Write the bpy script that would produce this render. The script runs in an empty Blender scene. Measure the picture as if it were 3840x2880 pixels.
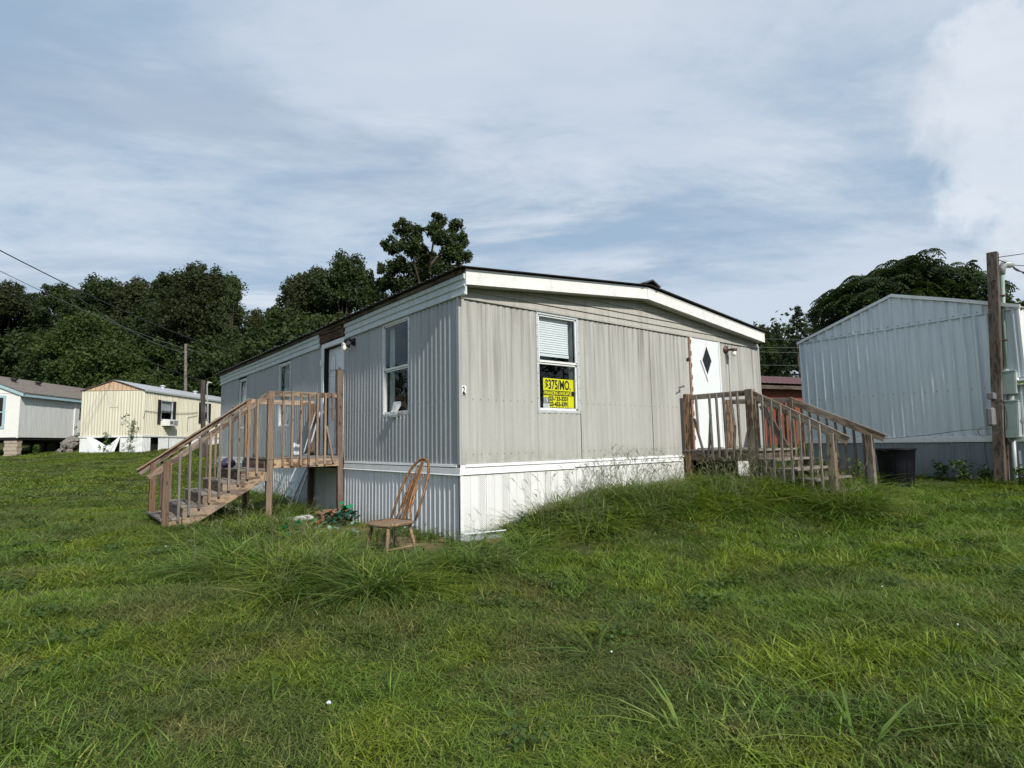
import bpy, bmesh, math, random
import numpy as np
from mathutils import Vector, Matrix, Euler
R = math.radians
S = bpy.context.scene
C = S.collection
rnd = random.Random(7)

# ------------------------------------------------------------------ camera
CAM = (-4.1066, -6.1513, 1.26)
cd = bpy.data.cameras.new('camera'); cam = bpy.data.objects.new('camera', cd); C.objects.link(cam)
cam.location = CAM; cam.rotation_euler = (R(95.783), R(1.018), R(-38.744))
cd.sensor_width = 36; cd.lens = 36 * 2172.5 / 3840; cd.clip_start = .05; cd.clip_end = 3000
S.camera = cam

# ------------------------------------------------------------------ sky, sun, exposure
SUN_AZ, SUN_EL = 186.0, 38.0     # clockwise from +Y
S.view_settings.view_transform = 'Standard'; S.view_settings.look = 'None'
S.view_settings.exposure = 0.42; S.view_settings.gamma = 1.0; S.view_settings.use_curve_mapping = False
W = bpy.data.worlds.new('World'); S.world = W; W.use_nodes = True
def nodes_of(nt):
    nt.nodes.clear()
    def N(t, **k):
        n = nt.nodes.new(t)
        for a, b in k.items():
            if a == 'i':
                for kk, v in b.items():
                    if isinstance(v, bpy.types.NodeSocket): nt.links.new(v, n.inputs[kk])
                    else: n.inputs[kk].default_value = v
            else: setattr(n, a, b)
        return n
    def L(a, b): nt.links.new(a, b)
    def M(op, a, b=0.0, c=0.0, clamp=False):
        n = nt.nodes.new('ShaderNodeMath'); n.operation = op; n.use_clamp = clamp
        for i, v in enumerate((a, b, c)):
            if isinstance(v, bpy.types.NodeSocket): nt.links.new(v, n.inputs[i])
            else: n.inputs[i].default_value = v
        return n.outputs[0]
    def MIX(f, a, b, mode='MIX'):
        n = nt.nodes.new('ShaderNodeMix'); n.data_type = 'RGBA'; n.blend_type = mode
        for k, v in ((0, f), (6, a), (7, b)):
            if isinstance(v, bpy.types.NodeSocket): nt.links.new(v, n.inputs[k])
            else: n.inputs[k].default_value = v if k == 0 else (*v, 1) if len(v) == 3 else v
        return n.outputs[2]
    def NOISE(vec, scale, detail=4, rough=.55, dist=0.0):
        n = nt.nodes.new('ShaderNodeTexNoise'); n.inputs['Scale'].default_value = scale
        n.inputs['Detail'].default_value = detail; n.inputs['Roughness'].default_value = rough
        n.inputs['Distortion'].default_value = dist
        if vec is not None: nt.links.new(vec, n.inputs['Vector'])
        return n.outputs['Fac']
    def MAP(vec, sc=(1, 1, 1), loc=(0, 0, 0), rot=(0, 0, 0)):
        n = nt.nodes.new('ShaderNodeMapping'); n.inputs['Scale'].default_value = sc
        n.inputs['Location'].default_value = loc; n.inputs['Rotation'].default_value = rot
        nt.links.new(vec, n.inputs['Vector']); return n.outputs[0]
    def RANGE(v, a, b, c=0.0, d=1.0, smooth=False):
        n = nt.nodes.new('ShaderNodeMapRange'); n.clamp = True
        if smooth: n.interpolation_type = 'SMOOTHSTEP'
        nt.links.new(v, n.inputs[0])
        for i, x in enumerate((a, b, c, d)): n.inputs[i + 1].default_value = x
        return n.outputs[0]
    return N, L, M, MIX, NOISE, MAP, RANGE

SKYX, SKYY = 3.0, 1.0
def build_world():
    nt = W.node_tree
    N, L, M, MIX, NOISE, MAP, RANGE = nodes_of(nt)
    sky = N('ShaderNodeTexSky', sky_type='NISHITA', sun_disc=False)
    sky.sun_elevation = R(SUN_EL); sky.sun_rotation = R(SUN_AZ); sky.air_density = 1.2; sky.dust_density = 1.5
    tc = N('ShaderNodeTexCoord')
    sep = N('ShaderNodeSeparateXYZ'); L(tc.outputs['Generated'], sep.inputs[0])
    z = M('ADD', M('MAXIMUM', sep.outputs[2], 0.0), 0.10)
    px = M('DIVIDE', sep.outputs[0], z); py = M('DIVIDE', sep.outputs[1], z)
    cmb = N('ShaderNodeCombineXYZ'); L(px, cmb.inputs[0]); L(py, cmb.inputs[1])
    P = cmb.outputs[0]
    # a broken sheet of cloud: big soft bodies, lumps, fine torn edges
    Pr = MAP(P, (1.0, 1.0, 1), (3.1, 1.7, 0), (0, 0, R(38.7)))
    a = NOISE(MAP(Pr, (.55, .95, 1), (SKYX, SKYY, 0)), 1.0, 10, .60, .35)
    b = NOISE(MAP(Pr, (1.4, 2.0, 1), (5, 2, 0)), 1.0, 8, .60, .5)
    t = M('ADD', M('MULTIPLY', a, .70), M('MULTIPLY', b, .30))
    body = RANGE(t, .40, .57, 0, 1, True)
    base = MIX(body, (.275, .375, .495), (.475, .535, .615))
    dark = RANGE(NOISE(MAP(Pr, (.60, .95, 1), (20, 7, 0)), 1.0, 9, .60, .4), .48, .62, 0, .58, True)
    base = MIX(dark, base, (.25, .328, .43))
    el = sep.outputs[2]
    st = RANGE(NOISE(MAP(Pr, (.7, 1.4, 1), (2.3, 11, 0)), 1.0, 9, .62, .4), .50, .68, 0, 1, True)
    st = M('MULTIPLY', st, RANGE(el, .05, .16, .15, 1, True))
    st = M('MULTIPLY', st, RANGE(el, .36, .60, 1, .45, True))
    base = MIX(M('MULTIPLY', st, .72), base, (.60, .63, .68))
    hz = RANGE(el, .0, .22, .55, 0, True)
    base = MIX(hz, base, (.375, .432, .51))
    # cumulus towers to the right of the view (three centres of direction), ragged by noise
    nz = N('ShaderNodeTexNoise'); nz.inputs['Scale'].default_value = 6.0; nz.inputs['Detail'].default_value = 10; nz.inputs['Roughness'].default_value = .60
    L(tc.outputs['Generated'], nz.inputs['Vector'])
    cum = None
    for (dx, dy, dz), r0 in CUM:
        v = N('ShaderNodeVectorMath', operation='DISTANCE'); L(tc.outputs['Generated'], v.inputs[0]); v.inputs[1].default_value = (dx, dy, dz)
        d = M('DIVIDE', v.outputs['Value'], r0)
        d = M('ADD', d, M('MULTIPLY', M('SUBTRACT', nz.outputs['Fac'], .5), 5.0))
        k = RANGE(d, .92, .12, 0, 1, True)
        cum = k if cum is None else M('MAXIMUM', cum, k)
    cs = NOISE(tc.outputs['Generated'], 5.0, 6, .55, .4)
    ccol = MIX(RANGE(cs, .38, .62, 0, 1, True), (.44, .485, .55), (.64, .675, .72))
    base = MIX(M('MULTIPLY', cum, .75), base, ccol)
    # a cloudy sky over the physical one
    lum = N('ShaderNodeVectorMath', operation='SCALE'); L(sky.outputs[0], lum.inputs[0]); lum.inputs['Scale'].default_value = .10
    col = MIX(.90, lum.outputs[0], base)
    bg = N('ShaderNodeBackground', i={'Color': col, 'Strength': 1.0})
    out = N('ShaderNodeOutputWorld'); L(bg.outputs[0], out.inputs[0])

def look(px, py):                      # direction of a point of the sky, photograph pixels
    v = Euler(cam.rotation_euler).to_matrix() @ Vector((px - 1920, 1440 - py, -2172.5)); return v.normalized()
CUM = [(tuple(look(3760, 250)), .13), (tuple(look(3560, 430)), .075), (tuple(look(3780, 600)), .10), (tuple(look(3640, 780)), .05),
       (tuple(look(3850, 880)), .06), (tuple(look(4300, 450)), .15)]
build_world()
sd = bpy.data.lights.new('sun', 'SUN'); sun = bpy.data.objects.new('sun', sd); C.objects.link(sun)
sd.energy = 3.2; sd.angle = R(1.6); sd.color = (1, .95, .87)
az, el = R(SUN_AZ), R(SUN_EL)
tosun = Vector((math.sin(az) * math.cos(el), math.cos(az) * math.cos(el), math.sin(el)))
sun.rotation_euler = tosun.to_track_quat('Z', 'Y').to_euler(); sun.location = (0, -10, 20)

# ------------------------------------------------------------------ terrain height
CP = np.array([(-4.1, -6.2, -.22), (-2.5, -3, -.15), (-4, -1, -.05), (-.8, -3.8, -.12), (0, -5, -.05), (-1.8, -1.2, -.04), (0, 0, .04), (0, 3.6, -.02),
  (-1.2, 3.6, .08), (-2.7, 3.6, .10), (-2.7, 5, .12), (-.1, 5, .04), (0, 9, .12), (0, 13, .2), (-1.2, .8, 0), (1.2, -.1, .24), (2.2, -.1, .41), (3.4, -.1, .46), (4.7, -.1, .47),
  (6, -.2, .42), (7.5, 0, .45), (2.2, -1.1, .28), (3.6, -1.4, .36), (1.0, -1.0, .11), (4.6, -2.3, .40), (6, -2.5, .36), (3.5, -2.4, .12), (5.5, -3.4, .2), (8, -2.2, .33), (9, -1.5, .53), (9, -3.4, .50),
  (8.6, -3.5, .42), (12, -6, .5), (3, -4.5, .05), (6, -6, .15), (1.5, -2.6, .0), (4, 4, .3), (7.5, 7, .5), (7.5, 13, .7), (9, 3, .6),
  (16, 4.5, .92), (20, 8, 1.2), (-7, 4, .12), (-6, 10, .3), (-3, 14, .45), (-10, 16, .55), (-2.9, 28.4, 1.13), (-.5, 26.6, 1.1), (2, 22, .8), (4, 33, 1.5), (-5.2, 32.6, 1.0), (-9, 35, .95), (-8, 25, .9), (-15, 30, 1.0),
  (5, 45, 2.2), (-15, 50, 1.6), (20, 45, 3.0), (-30, 25, .8), (-30, 0, .2), (-8, -12, -.3), (5, -14, 0), (25, -8, 1.0), (40, 10, 2.8), (55, 23, 5.0), (40, 30, 4.0), (60, 0, 4), (30, 60, 5), (70, 50, 9), (-30, 60, 3), (-20, -30, -.4), (30, -30, .6)], float)
def tps_fit(P):
    X = P[:, :2] / 10; n = len(X)
    d2 = ((X[:, None] - X[None]) ** 2).sum(-1)
    K = .5 * d2 * np.log(d2 + 1e-9) + np.eye(n) * .002
    A = np.zeros((n + 3, n + 3)); A[:n, :n] = K; A[:n, n] = 1; A[:n, n + 1:] = X; A[n, :n] = 1; A[n + 1:, :n] = X.T
    return np.linalg.solve(A, np.r_[P[:, 2], 0, 0, 0])
TW = tps_fit(CP)
def hgt(x, y):
    x = np.atleast_1d(np.asarray(x, float)); y = np.atleast_1d(np.asarray(y, float))
    cx = np.clip(x, -45, 75); cy = np.clip(y, -35, 65)
    X = np.stack([cx, cy], 1) / 10; out = np.empty(len(X))
    for i in range(0, len(X), 20000):
        d2 = ((X[i:i + 20000, None] - CP[None, :, :2] / 10) ** 2).sum(-1)
        out[i:i + 20000] = (.5 * d2 * np.log(d2 + 1e-9)) @ TW[:-3] + TW[-3] + X[i:i + 20000] @ TW[-2:]
    r = np.hypot(x - 1, y + 0)
    bump = .018 * np.sin(x * 2.3 + .7 * np.sin(y * 1.9)) * np.sin(y * 2.7 + 1) + .012 * np.sin(x * 5.1 + y * 1.3) * np.sin(y * 4.7 - x)
    out += bump + .04 * np.sin(x * .55 + 1) * np.sin(y * .48) * np.clip((r - 8) / 10, 0, 1)
    far = np.clip((r - 60) / 240, 0, 1); out += 14 * far * far * (y > -60)
    return out
def H(x, y): return float(hgt(x, y)[0])

# ------------------------------------------------------------------ materials
def newmat(name):
    m = bpy.data.materials.new(name); m.use_nodes = True
    return m
def simple(name, col, rough=.6, metal=0.0, var=.15, scale=6.0, bump=0.0, dirt=None, spec=.5, coord='Object'):
    m = newmat(name); N, L, M, MIX, NOISE, MAP, RANGE = nodes_of(m.node_tree)
    tc = N('ShaderNodeTexCoord'); g = N('ShaderNodeNewGeometry')
    v = tc.outputs['Object'] if coord == 'Object' else g.outputs['Position']
    n = NOISE(v, scale, 5, .6)
    c = MIX(RANGE(n, .3, .7), tuple(x * (1 - var) for x in col), tuple(min(1, x * (1 + var)) for x in col))
    if dirt:
        n2 = NOISE(v, scale * 2.7, 6, .65, .4)
        c = MIX(RANGE(n2, .52, .72, 0, .6), c, dirt)
    b = N('ShaderNodeBsdfPrincipled', i={'Base Color': c, 'Roughness': rough, 'Metallic': metal})
    b.inputs['Specular IOR Level'].default_value = spec
    if bump:
        bp = N('ShaderNodeBump', i={'Height': NOISE(v, scale * 8, 4, .6), 'Strength': bump, 'Distance': .01}); L(bp.outputs[0], b.inputs['Normal'])
    o = N('ShaderNodeOutputMaterial'); L(b.outputs[0], o.inputs[0])
    return m
def wood(name, light, dark, grey=.3, rough=.85):
    """weathered timber: grain along the local X axis, knots, checks"""
    m = newmat(name); N, L, M, MIX, NOISE, MAP, RANGE = nodes_of(m.node_tree)
    tc = N('ShaderNodeTexCoord'); oi = N('ShaderNodeObjectInfo')
    off = N('ShaderNodeVectorMath', operation='SCALE'); 
    cx = N('ShaderNodeCombineXYZ'); L(oi.outputs['Random'], cx.inputs[0]); L(M('MULTIPLY', oi.outputs['Random'], 7.3), cx.inputs[1]); L(M('MULTIPLY', oi.outputs['Random'], 3.7), cx.inputs[2])
    L(cx.outputs[0], off.inputs[0]); off.inputs['Scale'].default_value = 13.0
    ad = N('ShaderNodeVectorMath', operation='ADD'); L(tc.outputs['Object'], ad.inputs[0]); L(off.outputs[0], ad.inputs[1])
    V = ad.outputs[0]
    warp = NOISE(MAP(V, (1.6, 6, 6)), 1.0, 2, .5)
    g1 = NOISE(MAP(V, (2.2, 42, 42)), 1.0, 4, .6, .8)
    wv = N('ShaderNodeTexWave', wave_type='BANDS', bands_direction='Y', i={'Scale': 9.0, 'Distortion': 9.0, 'Detail': 2.0, 'Detail Scale': .8})
    L(MAP(V, (.55, 2.2, 2.2)), wv.inputs['Vector'])
    f = M('ADD', M('MULTIPLY', g1, .55), M('MULTIPLY', wv.outputs['Fac'], .32))
    c = MIX(RANGE(f, .34, .56), dark, light)
    gr = RANGE(NOISE(MAP(V, (1.3, 5, 5), (3, 3, 3)), 1.0, 4, .6), .4, .66, 0, 1)
    c = MIX(M('MULTIPLY', gr, grey), c, (.27, .25, .235))
    vo = N('ShaderNodeTexVoronoi', feature='F1', i={'Scale': 1.0, 'Randomness': 1.0}); L(MAP(V, (3.0, 9, 9)), vo.inputs['Vector'])
    kn = RANGE(vo.outputs['Distance'], .06, .16, .85, 0)
    c = MIX(kn, c, tuple(x * .35 for x in dark))
    c = MIX(1.0, c, MIX(oi.outputs['Random'], (.66, .66, .68), (1.22, 1.18, 1.10)), 'MULTIPLY')
    b = N('ShaderNodeBsdfPrincipled', i={'Base Color': c, 'Roughness': rough}); b.inputs['Specular IOR Level'].default_value = .25
    bp = N('ShaderNodeBump', i={'Height': f, 'Strength': .45, 'Distance': .004}); L(bp.outputs[0], b.inputs['Normal'])
    o = N('ShaderNodeOutputMaterial'); L(b.outputs[0], o.inputs[0])
    return m
def siding(name, c1, c2, streak=None, samt=.5, rough=.5, low=None, top=3.15, spec=.4, green=None, sc=1.0):
    """painted aluminium sheet: vertical run-off streaks, mottled paint, darker where dirt sits; local coordinates"""
    m = newmat(name); N, L, M, MIX, NOISE, MAP, RANGE = nodes_of(m.node_tree)
    tc = N('ShaderNodeTexCoord'); V = tc.outputs['Object']
    c = MIX(RANGE(NOISE(MAP(V, (1.1, 1.1, .5)), 1.3, 5, .6), .3, .7), c1, c2)
    fine = NOISE(MAP(V, (26 * sc, 26 * sc, .9)), 1.0, 5, .62)
    c = MIX(M('MULTIPLY', RANGE(fine, .35, .68), .40), c, tuple(x * .72 for x in c1))
    c = MIX(M('MULTIPLY', RANGE(NOISE(V, 38, 3, .6), .55, .75), .35), c, tuple(min(1, x * 1.18) for x in c2))
    if streak:
        sep = N('ShaderNodeSeparateXYZ'); L(V, sep.inputs[0])
        st = RANGE(NOISE(MAP(V, (11, 11, .35), (2, 2, 0)), 1.0, 4, .6), .47, .64)
        st2 = RANGE(NOISE(MAP(V, (33, 33, .8), (7, 1, 4)), 1.0, 4, .6), .55, .74)
        hgtm = RANGE(NOISE(MAP(V, (2.4, 2.4, 0)), 1.0, 2, .5), .3, .7, .12, .95)
        fall = RANGE(M('SUBTRACT', M('SUBTRACT', top, sep.outputs[2]), hgtm), -.55, .85, 1, .14)
        k = M('MULTIPLY', M('MULTIPLY', M('MAXIMUM', st, st2), fall), samt)
        c = MIX(k, c, streak)
    if low:
        sep2 = N('ShaderNodeSeparateXYZ'); L(V, sep2.inputs[0])
        k = M('MULTIPLY', RANGE(sep2.outputs[2], low[1], low[0], 0, 1, True), RANGE(NOISE(MAP(V, (5, 5, 3)), 1.0, 5, .65), .40, .62))
        c = MIX(M('MULTIPLY', k, .55), c, low[2])
    b = N('ShaderNodeBsdfPrincipled', i={'Base Color': c, 'Roughness': rough}); b.inputs['Specular IOR Level'].default_value = spec
    bp = N('ShaderNodeBump', i={'Height': NOISE(MAP(V, (9, 9, 5)), 1.0, 3, .5), 'Strength': .22, 'Distance': .02}); L(bp.outputs[0], b.inputs['Normal'])
    o = N('ShaderNodeOutputMaterial'); L(b.outputs[0], o.inputs[0])
    return m
def glassmat(name, tint=(.88, .92, .92), refl=1.0):
    m = newmat(name); N, L, M, MIX, NOISE, MAP, RANGE = nodes_of(m.node_tree)
    t = N('ShaderNodeBsdfTransparent', i={'Color': (*tint, 1)}); g = N('ShaderNodeBsdfGlossy', i={'Roughness': .015, 'Color': (.95, .97, 1, 1)})
    ge = N('ShaderNodeNewGeometry'); dt = N('ShaderNodeVectorMath', operation='DOT_PRODUCT'); L(ge.outputs['Incoming'], dt.inputs[0]); L(ge.outputs['Normal'], dt.inputs[1])
    fr = M('ADD', M('MULTIPLY', M('POWER', M('SUBTRACT', 1.0, M('ABSOLUTE', dt.outputs['Value'])), 5.0), .85), .05)
    tc = N('ShaderNodeTexCoord'); bp = N('ShaderNodeBump', i={'Height': NOISE(tc.outputs['Object'], 2.2, 2, .5), 'Strength': .08, 'Distance': .05}); L(bp.outputs[0], g.inputs['Normal'])
    x = N('ShaderNodeMixShader'); L(M('MULTIPLY', fr, refl * .95, clamp=True), x.inputs[0]); L(t.outputs[0], x.inputs[1]); L(g.outputs[0], x.inputs[2])
    o = N('ShaderNodeOutputMaterial'); L(x.outputs[0], o.inputs[0]); return m
def foliage(name, c1, c2, trans=.3, scale=.6, rough=.65):
    m = newmat(name); N, L, M, MIX, NOISE, MAP, RANGE = nodes_of(m.node_tree)
    g = N('ShaderNodeNewGeometry'); oi = N('ShaderNodeObjectInfo')
    n = NOISE(g.outputs['Position'], scale, 4, .6)
    a = N('ShaderNodeAttribute', attribute_name='tone')
    k = M('ADD', M('MULTIPLY', n, .8), M('MULTIPLY', a.outputs['Fac'], .6))
    c = MIX(RANGE(k, .35, 1.05), c1, c2)
    c = MIX(1.0, c, MIX(oi.outputs['Random'], (.82, .85, .8), (1.18, 1.12, 1.1)), 'MULTIPLY')
    b = N('ShaderNodeBsdfPrincipled', i={'Base Color': c, 'Roughness': rough}); b.inputs['Specular IOR Level'].default_value = .25
    t = N('ShaderNodeBsdfTranslucent'); tcx = MIX(1.0, c, (1.5, 1.5, .7), 'MULTIPLY'); L(tcx, t.inputs['Color'])
    x = N('ShaderNodeMixShader', i={0: trans}); L(b.outputs[0], x.inputs[1]); L(t.outputs[0], x.inputs[2])
    o = N('ShaderNodeOutputMaterial'); L(x.outputs[0], o.inputs[0]); return m
def grassmat(name, green, lush, dry, trans=.28):
    """blade colour: large patches from world position, per-blade tone"""
    m = newmat(name); N, L, M, MIX, NOISE, MAP, RANGE = nodes_of(m.node_tree)
    g = N('ShaderNodeNewGeometry'); a = N('ShaderNodeAttribute', attribute_name='tone')
    P = g.outputs['Position']
    n1 = NOISE(MAP(P, (1, 1, 0)), .55, 3, .55, .4); n2 = NOISE(MAP(P, (1, 1, 0), (9, 3, 0)), 1.5, 4, .6, .3); n3 = NOISE(MAP(P, (1, 1, 0), (2, 8, 0)), .9, 4, .6, .5)
    c = MIX(RANGE(n1, .44, .58), green, lush)
    c = MIX(M('MULTIPLY', RANGE(n3, .50, .62), .85), c, (lush[0] * 1.45, lush[1] * 1.18, lush[2] * .75))
    c = MIX(M('MULTIPLY', RANGE(n2, .54, .68), .5), c, dry)
    c = MIX(RANGE(a.outputs['Fac'], .78, .98, 0, .85), c, dry)
    c = MIX(1.0, c, MIX(a.outputs['Fac'], (.45, .47, .45), (1.5, 1.45, 1.3)), 'MULTIPLY')
    b = N('ShaderNodeBsdfPrincipled', i={'Base Color': c, 'Roughness': .5}); b.inputs['Specular IOR Level'].default_value = .3
    t = N('ShaderNodeBsdfTranslucent'); L(MIX(1.0, c, (1.5, 1.5, .6), 'MULTIPLY'), t.inputs['Color'])
    x = N('ShaderNodeMixShader', i={0: trans}); L(b.outputs[0], x.inputs[1]); L(t.outputs[0], x.inputs[2])
    o = N('ShaderNodeOutputMaterial'); L(x.outputs[0], o.inputs[0]); return m
def ventmat():
    m = newmat('vented vinyl'); N, L, M, MIX, NOISE, MAP, RANGE = nodes_of(m.node_tree)
    tc = N('ShaderNodeTexCoord'); V = tc.outputs['Object']
    w = N('ShaderNodeTexWave', wave_type='BANDS', bands_direction='DIAGONAL', i={'Scale': 22.0, 'Distortion': 0.0}); L(V, w.inputs['Vector'])
    w2 = N('ShaderNodeTexWave', wave_type='BANDS', bands_direction='X', i={'Scale': 26.0, 'Distortion': 0.0}); L(V, w2.inputs['Vector'])
    k = M('MULTIPLY', RANGE(w.outputs['Fac'], .55, .75), RANGE(w2.outputs['Fac'], .35, .6))
    c = MIX(k, (.74, .74, .72), (.10, .10, .10))
    b = N('ShaderNodeBsdfPrincipled', i={'Base Color': c, 'Roughness': .5})
    o = N('ShaderNodeOutputMaterial'); L(b.outputs[0], o.inputs[0]); return m
def groundmat():
    m = newmat('soil and thatch'); N, L, M, MIX, NOISE, MAP, RANGE = nodes_of(m.node_tree)
    g = N('ShaderNodeNewGeometry'); P = g.outputs['Position']
    a = N('ShaderNodeAttribute', attribute_name='bare')
    c = MIX(RANGE(NOISE(P, 3.0, 5, .6), .35, .65), (.040, .062, .018), (.070, .085, .030))
    c = MIX(RANGE(NOISE(P, 19.0, 5, .7), .45, .7, 0, .7), c, (.10, .085, .045))
    s = MIX(RANGE(NOISE(P, 9.0, 6, .65), .35, .65), (.17, .115, .070), (.32, .235, .145))
    s = MIX(RANGE(NOISE(P, 60, 4, .7), .5, .7, 0, .6), s, (.13, .095, .06))
    k = RANGE(M('ADD', a.outputs['Fac'], M('MULTIPLY', M('SUBTRACT', NOISE(P, 5.0, 5, .65), .5), .9)), .42, .6)
    c = MIX(k, c, s)
    b = N('ShaderNodeBsdfPrincipled', i={'Base Color': c, 'Roughness': .95}); b.inputs['Specular IOR Level'].default_value = .1
    bp = N('ShaderNodeBump', i={'Height': NOISE(P, 40, 5, .7), 'Strength': .6, 'Distance': .02}); L(bp.outputs[0], b.inputs['Normal'])
    o = N('ShaderNodeOutputMaterial'); L(b.outputs[0], o.inputs[0]); return m

MAT = dict(
  end=siding('weathered beige siding', (.415, .412, .385), (.485, .482, .452), (.16, .142, .12), .85, .55, low=(1.0, 1.25, (.24, .25, .2)), spec=.25),
  side=siding('grey aluminium siding', (.37, .385, .39), (.44, .455, .46), (.20, .21, .21), .45, .38, spec=.5),
  lap=siding('weathered lap siding', (.40, .39, .355), (.46, .45, .415), (.2, .18, .15), .4, .6, top=3.7, spec=.2),
  band=siding('pale metal fascia', (.56, .62, .63), (.64, .69, .70), (.33, .34, .33), .35, .45, top=3.5),
  fascia=simple('white painted fascia', (.78, .78, .76), .55, var=.07, scale=3, dirt=(.52, .51, .47)),
  skirtmetal=siding('white corrugated skirting', (.72, .735, .75), (.79, .80, .815), (.45, .45, .45), .25, .32, top=.95, low=(.0, .3, (.34, .31, .24))),
  vinyl=siding('white vinyl skirting', (.72, .73, .72), (.79, .79, .78), None, 0, .5, low=(.15, .6, (.45, .45, .40)), spec=.3),
  vent=ventmat(),
  white=simple('white painted metal', (.76, .77, .77), .45, var=.05, scale=4, dirt=(.55, .54, .5)),
  whitev=simple('white vinyl', (.78, .79, .80), .4, var=.04, scale=3),
  winframe=simple('aluminium window frame', (.62, .64, .65), .4, .3, .08, 12, dirt=(.4, .4, .38)),
  glass=glassmat('window glass'),
  blind=simple('white blind slats', (.74, .75, .77), .5, var=.04),
  curtain=simple('grey curtain', (.48, .52, .50), .9, var=.12, scale=9),
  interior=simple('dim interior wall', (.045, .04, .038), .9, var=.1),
  door=simple('white steel door', (.74, .78, .79), .4, var=.03, scale=2),
  door2=simple('dull white door', (.74, .77, .78), .45, var=.06, scale=2, dirt=(.45, .45, .44)),
  rot=wood('rotten dark lumber', (.16, .085, .05), (.06, .035, .025), .15),
  rooft=simple('dark brown metal roofing', (.055, .05, .047), .5, .2, .2, 4, dirt=(.11, .10, .09)),
  woodL=wood('tan weathered lumber', (.38, .270, .185), (.11, .068, .043), .58),
  woodR=wood('grey brown lumber', (.25, .19, .135), (.075, .05, .035), .7),
  woodG=wood('grey tread lumber', (.25, .225, .20), (.12, .10, .085), .7),
  woodO=wood('orange brown lumber', (.32, .20, .115), (.10, .055, .03), .35),
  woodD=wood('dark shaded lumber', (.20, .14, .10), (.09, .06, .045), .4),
  wooddark=wood('dark old lumber', (.115, .088, .07), (.045, .034, .027), .35),
  chair=wood('varnished oak', (.31, .165, .070), (.13, .058, .024), .08, .45),
  chairseat=wood('weathered chair seat', (.30, .21, .12), (.15, .09, .045), .5, .6),
  blue=siding('pale blue steel', (.63, .70, .74), (.70, .76, .79), (.42, .48, .52), .5, .32, top=3.4, spec=.5),
  blueskirt=siding('slate blue skirting', (.20, .225, .25), (.25, .275, .30), (.12, .14, .16), .3, .4, top=1.1, low=(.5, .75, (.2, .2, .17))),
  cream=siding('cream siding', (.66, .64, .515), (.72, .70, .575), (.48, .42, .27), .5, .5, top=2.2),
  plywood=wood('orange plywood', (.52, .33, .19), (.38, .22, .12), .1),
  shingle=simple('brown grey shingles', (.17, .145, .125), .95, var=.3, scale=7, bump=.5),
  roofgrey=simple('pale metal roof', (.45, .47, .50), .5, .1, .12, 2, dirt=(.33, .33, .33)),
  stucco=simple('white panel wall', (.78, .77, .74), .7, var=.05, scale=5),
  palevin=siding('pale grey vinyl', (.66, .67, .655), (.73, .74, .725), (.5, .5, .5), .5, .6, top=2.2),
  bluetrim=simple('dusty blue trim', (.36, .50, .55), .6, var=.08),
  black=simple('black shutter', (.016, .016, .018), .6, var=.2),
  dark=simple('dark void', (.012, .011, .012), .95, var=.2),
  block=simple('concrete block', (.40, .34, .27), .95, var=.2, scale=9, bump=.6, dirt=(.25, .22, .19)),
  rock=simple('rubble stone', (.22, .20, .18), .95, var=.4, scale=9, bump=.8, dirt=(.10, .10, .07)),
  red=siding('barn red siding', (.20, .055, .030), (.26, .075, .038), (.16, .045, .025), .4, .7, top=2.4),
  maroon=simple('maroon metal roof', (.165, .085, .085), .5, .2, .1, 3),
  trashbin=simple('black plastic', (.006, .006, .010), .55, var=.3, scale=5, spec=.2),
  galv=simple('grey green painted steel', (.25, .315, .29), .5, .1, .08, 6, dirt=(.28, .30, .28)),
  galvl=simple('light grey painted steel', (.42, .45, .44), .45, .1, .06, 6, dirt=(.40, .38, .36)),
  pvc=simple('grey green conduit', (.25, .32, .28), .5, 0, .1, 6),
  chrome=simple('meter glass and chrome', (.75, .74, .68), .12, .9, .1, 14),
  wire=simple('black cable', (.03, .03, .032), .6),
  wirepale=simple('weathered cable', (.16, .17, .16), .6),
  phone=simple('grey plastic box', (.17, .165, .17), .6, var=.12),
  yellow=simple('yellow sign board', (.83, .76, .008), .55, var=.03),
  ink=simple('black lettering', (.012, .010, .006), .6),
  inky=simple('yellow lettering', (.83, .76, .03), .6),
  paper=simple('white paper', (.76, .77, .78), .8, var=.05),
  ltext=simple('white lettering', (.82, .82, .82), .6),
  brownlamp=simple('rusty bronze fixture', (.075, .035, .022), .5, .3, .3, 20),
  bulb=simple('frosted bulb', (.80, .78, .70), .25, var=.05),
  copper=simple('copper coloured strip', (.33, .20, .14), .5, .2, .3, 14),
  orange=simple('faded orange plastic', (.50, .17, .09), .6, var=.2, scale=14),
  plasticgreen=simple('plastic leaf green', (.012, .20, .085), .35, var=.4, scale=30),
  plasticblue=simple('bluish plastic leaves', (.15, .28, .24), .5, var=.3, scale=20),
  plasticdark=simple('dark plastic leaves', (.012, .05, .03), .45, var=.5, scale=20),
  purple=simple('purple plastic bag', (.05, .035, .085), .35, var=.5, scale=12),
  clear=glassmat('clear plastic', (.93, .94, .95), 1.3),
  bag=simple('thin white plastic', (.66, .68, .72), .4, var=.12, scale=9),
  wicker=simple('wicker weave', (.30, .17, .10), .9, var=.5, scale=70, bump=.8),
  bark=simple('bark', (.085, .068, .052), .95, var=.35, scale=4, bump=.9, coord='pos'),
  ground=groundmat(),
)
LEAF = [foliage('dark oak leaves', (.020, .036, .013), (.060, .088, .028)),
        foliage('vine leaves', (.026, .048, .013), (.070, .108, .026)),
        foliage('pine needles', (.018, .030, .016), (.042, .058, .025), .15),
        foliage('mimosa leaves', (.018, .034, .014), (.055, .086, .030)),
        foliage('brownish oak leaves', (.026, .036, .015), (.066, .078, .030))]
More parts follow.
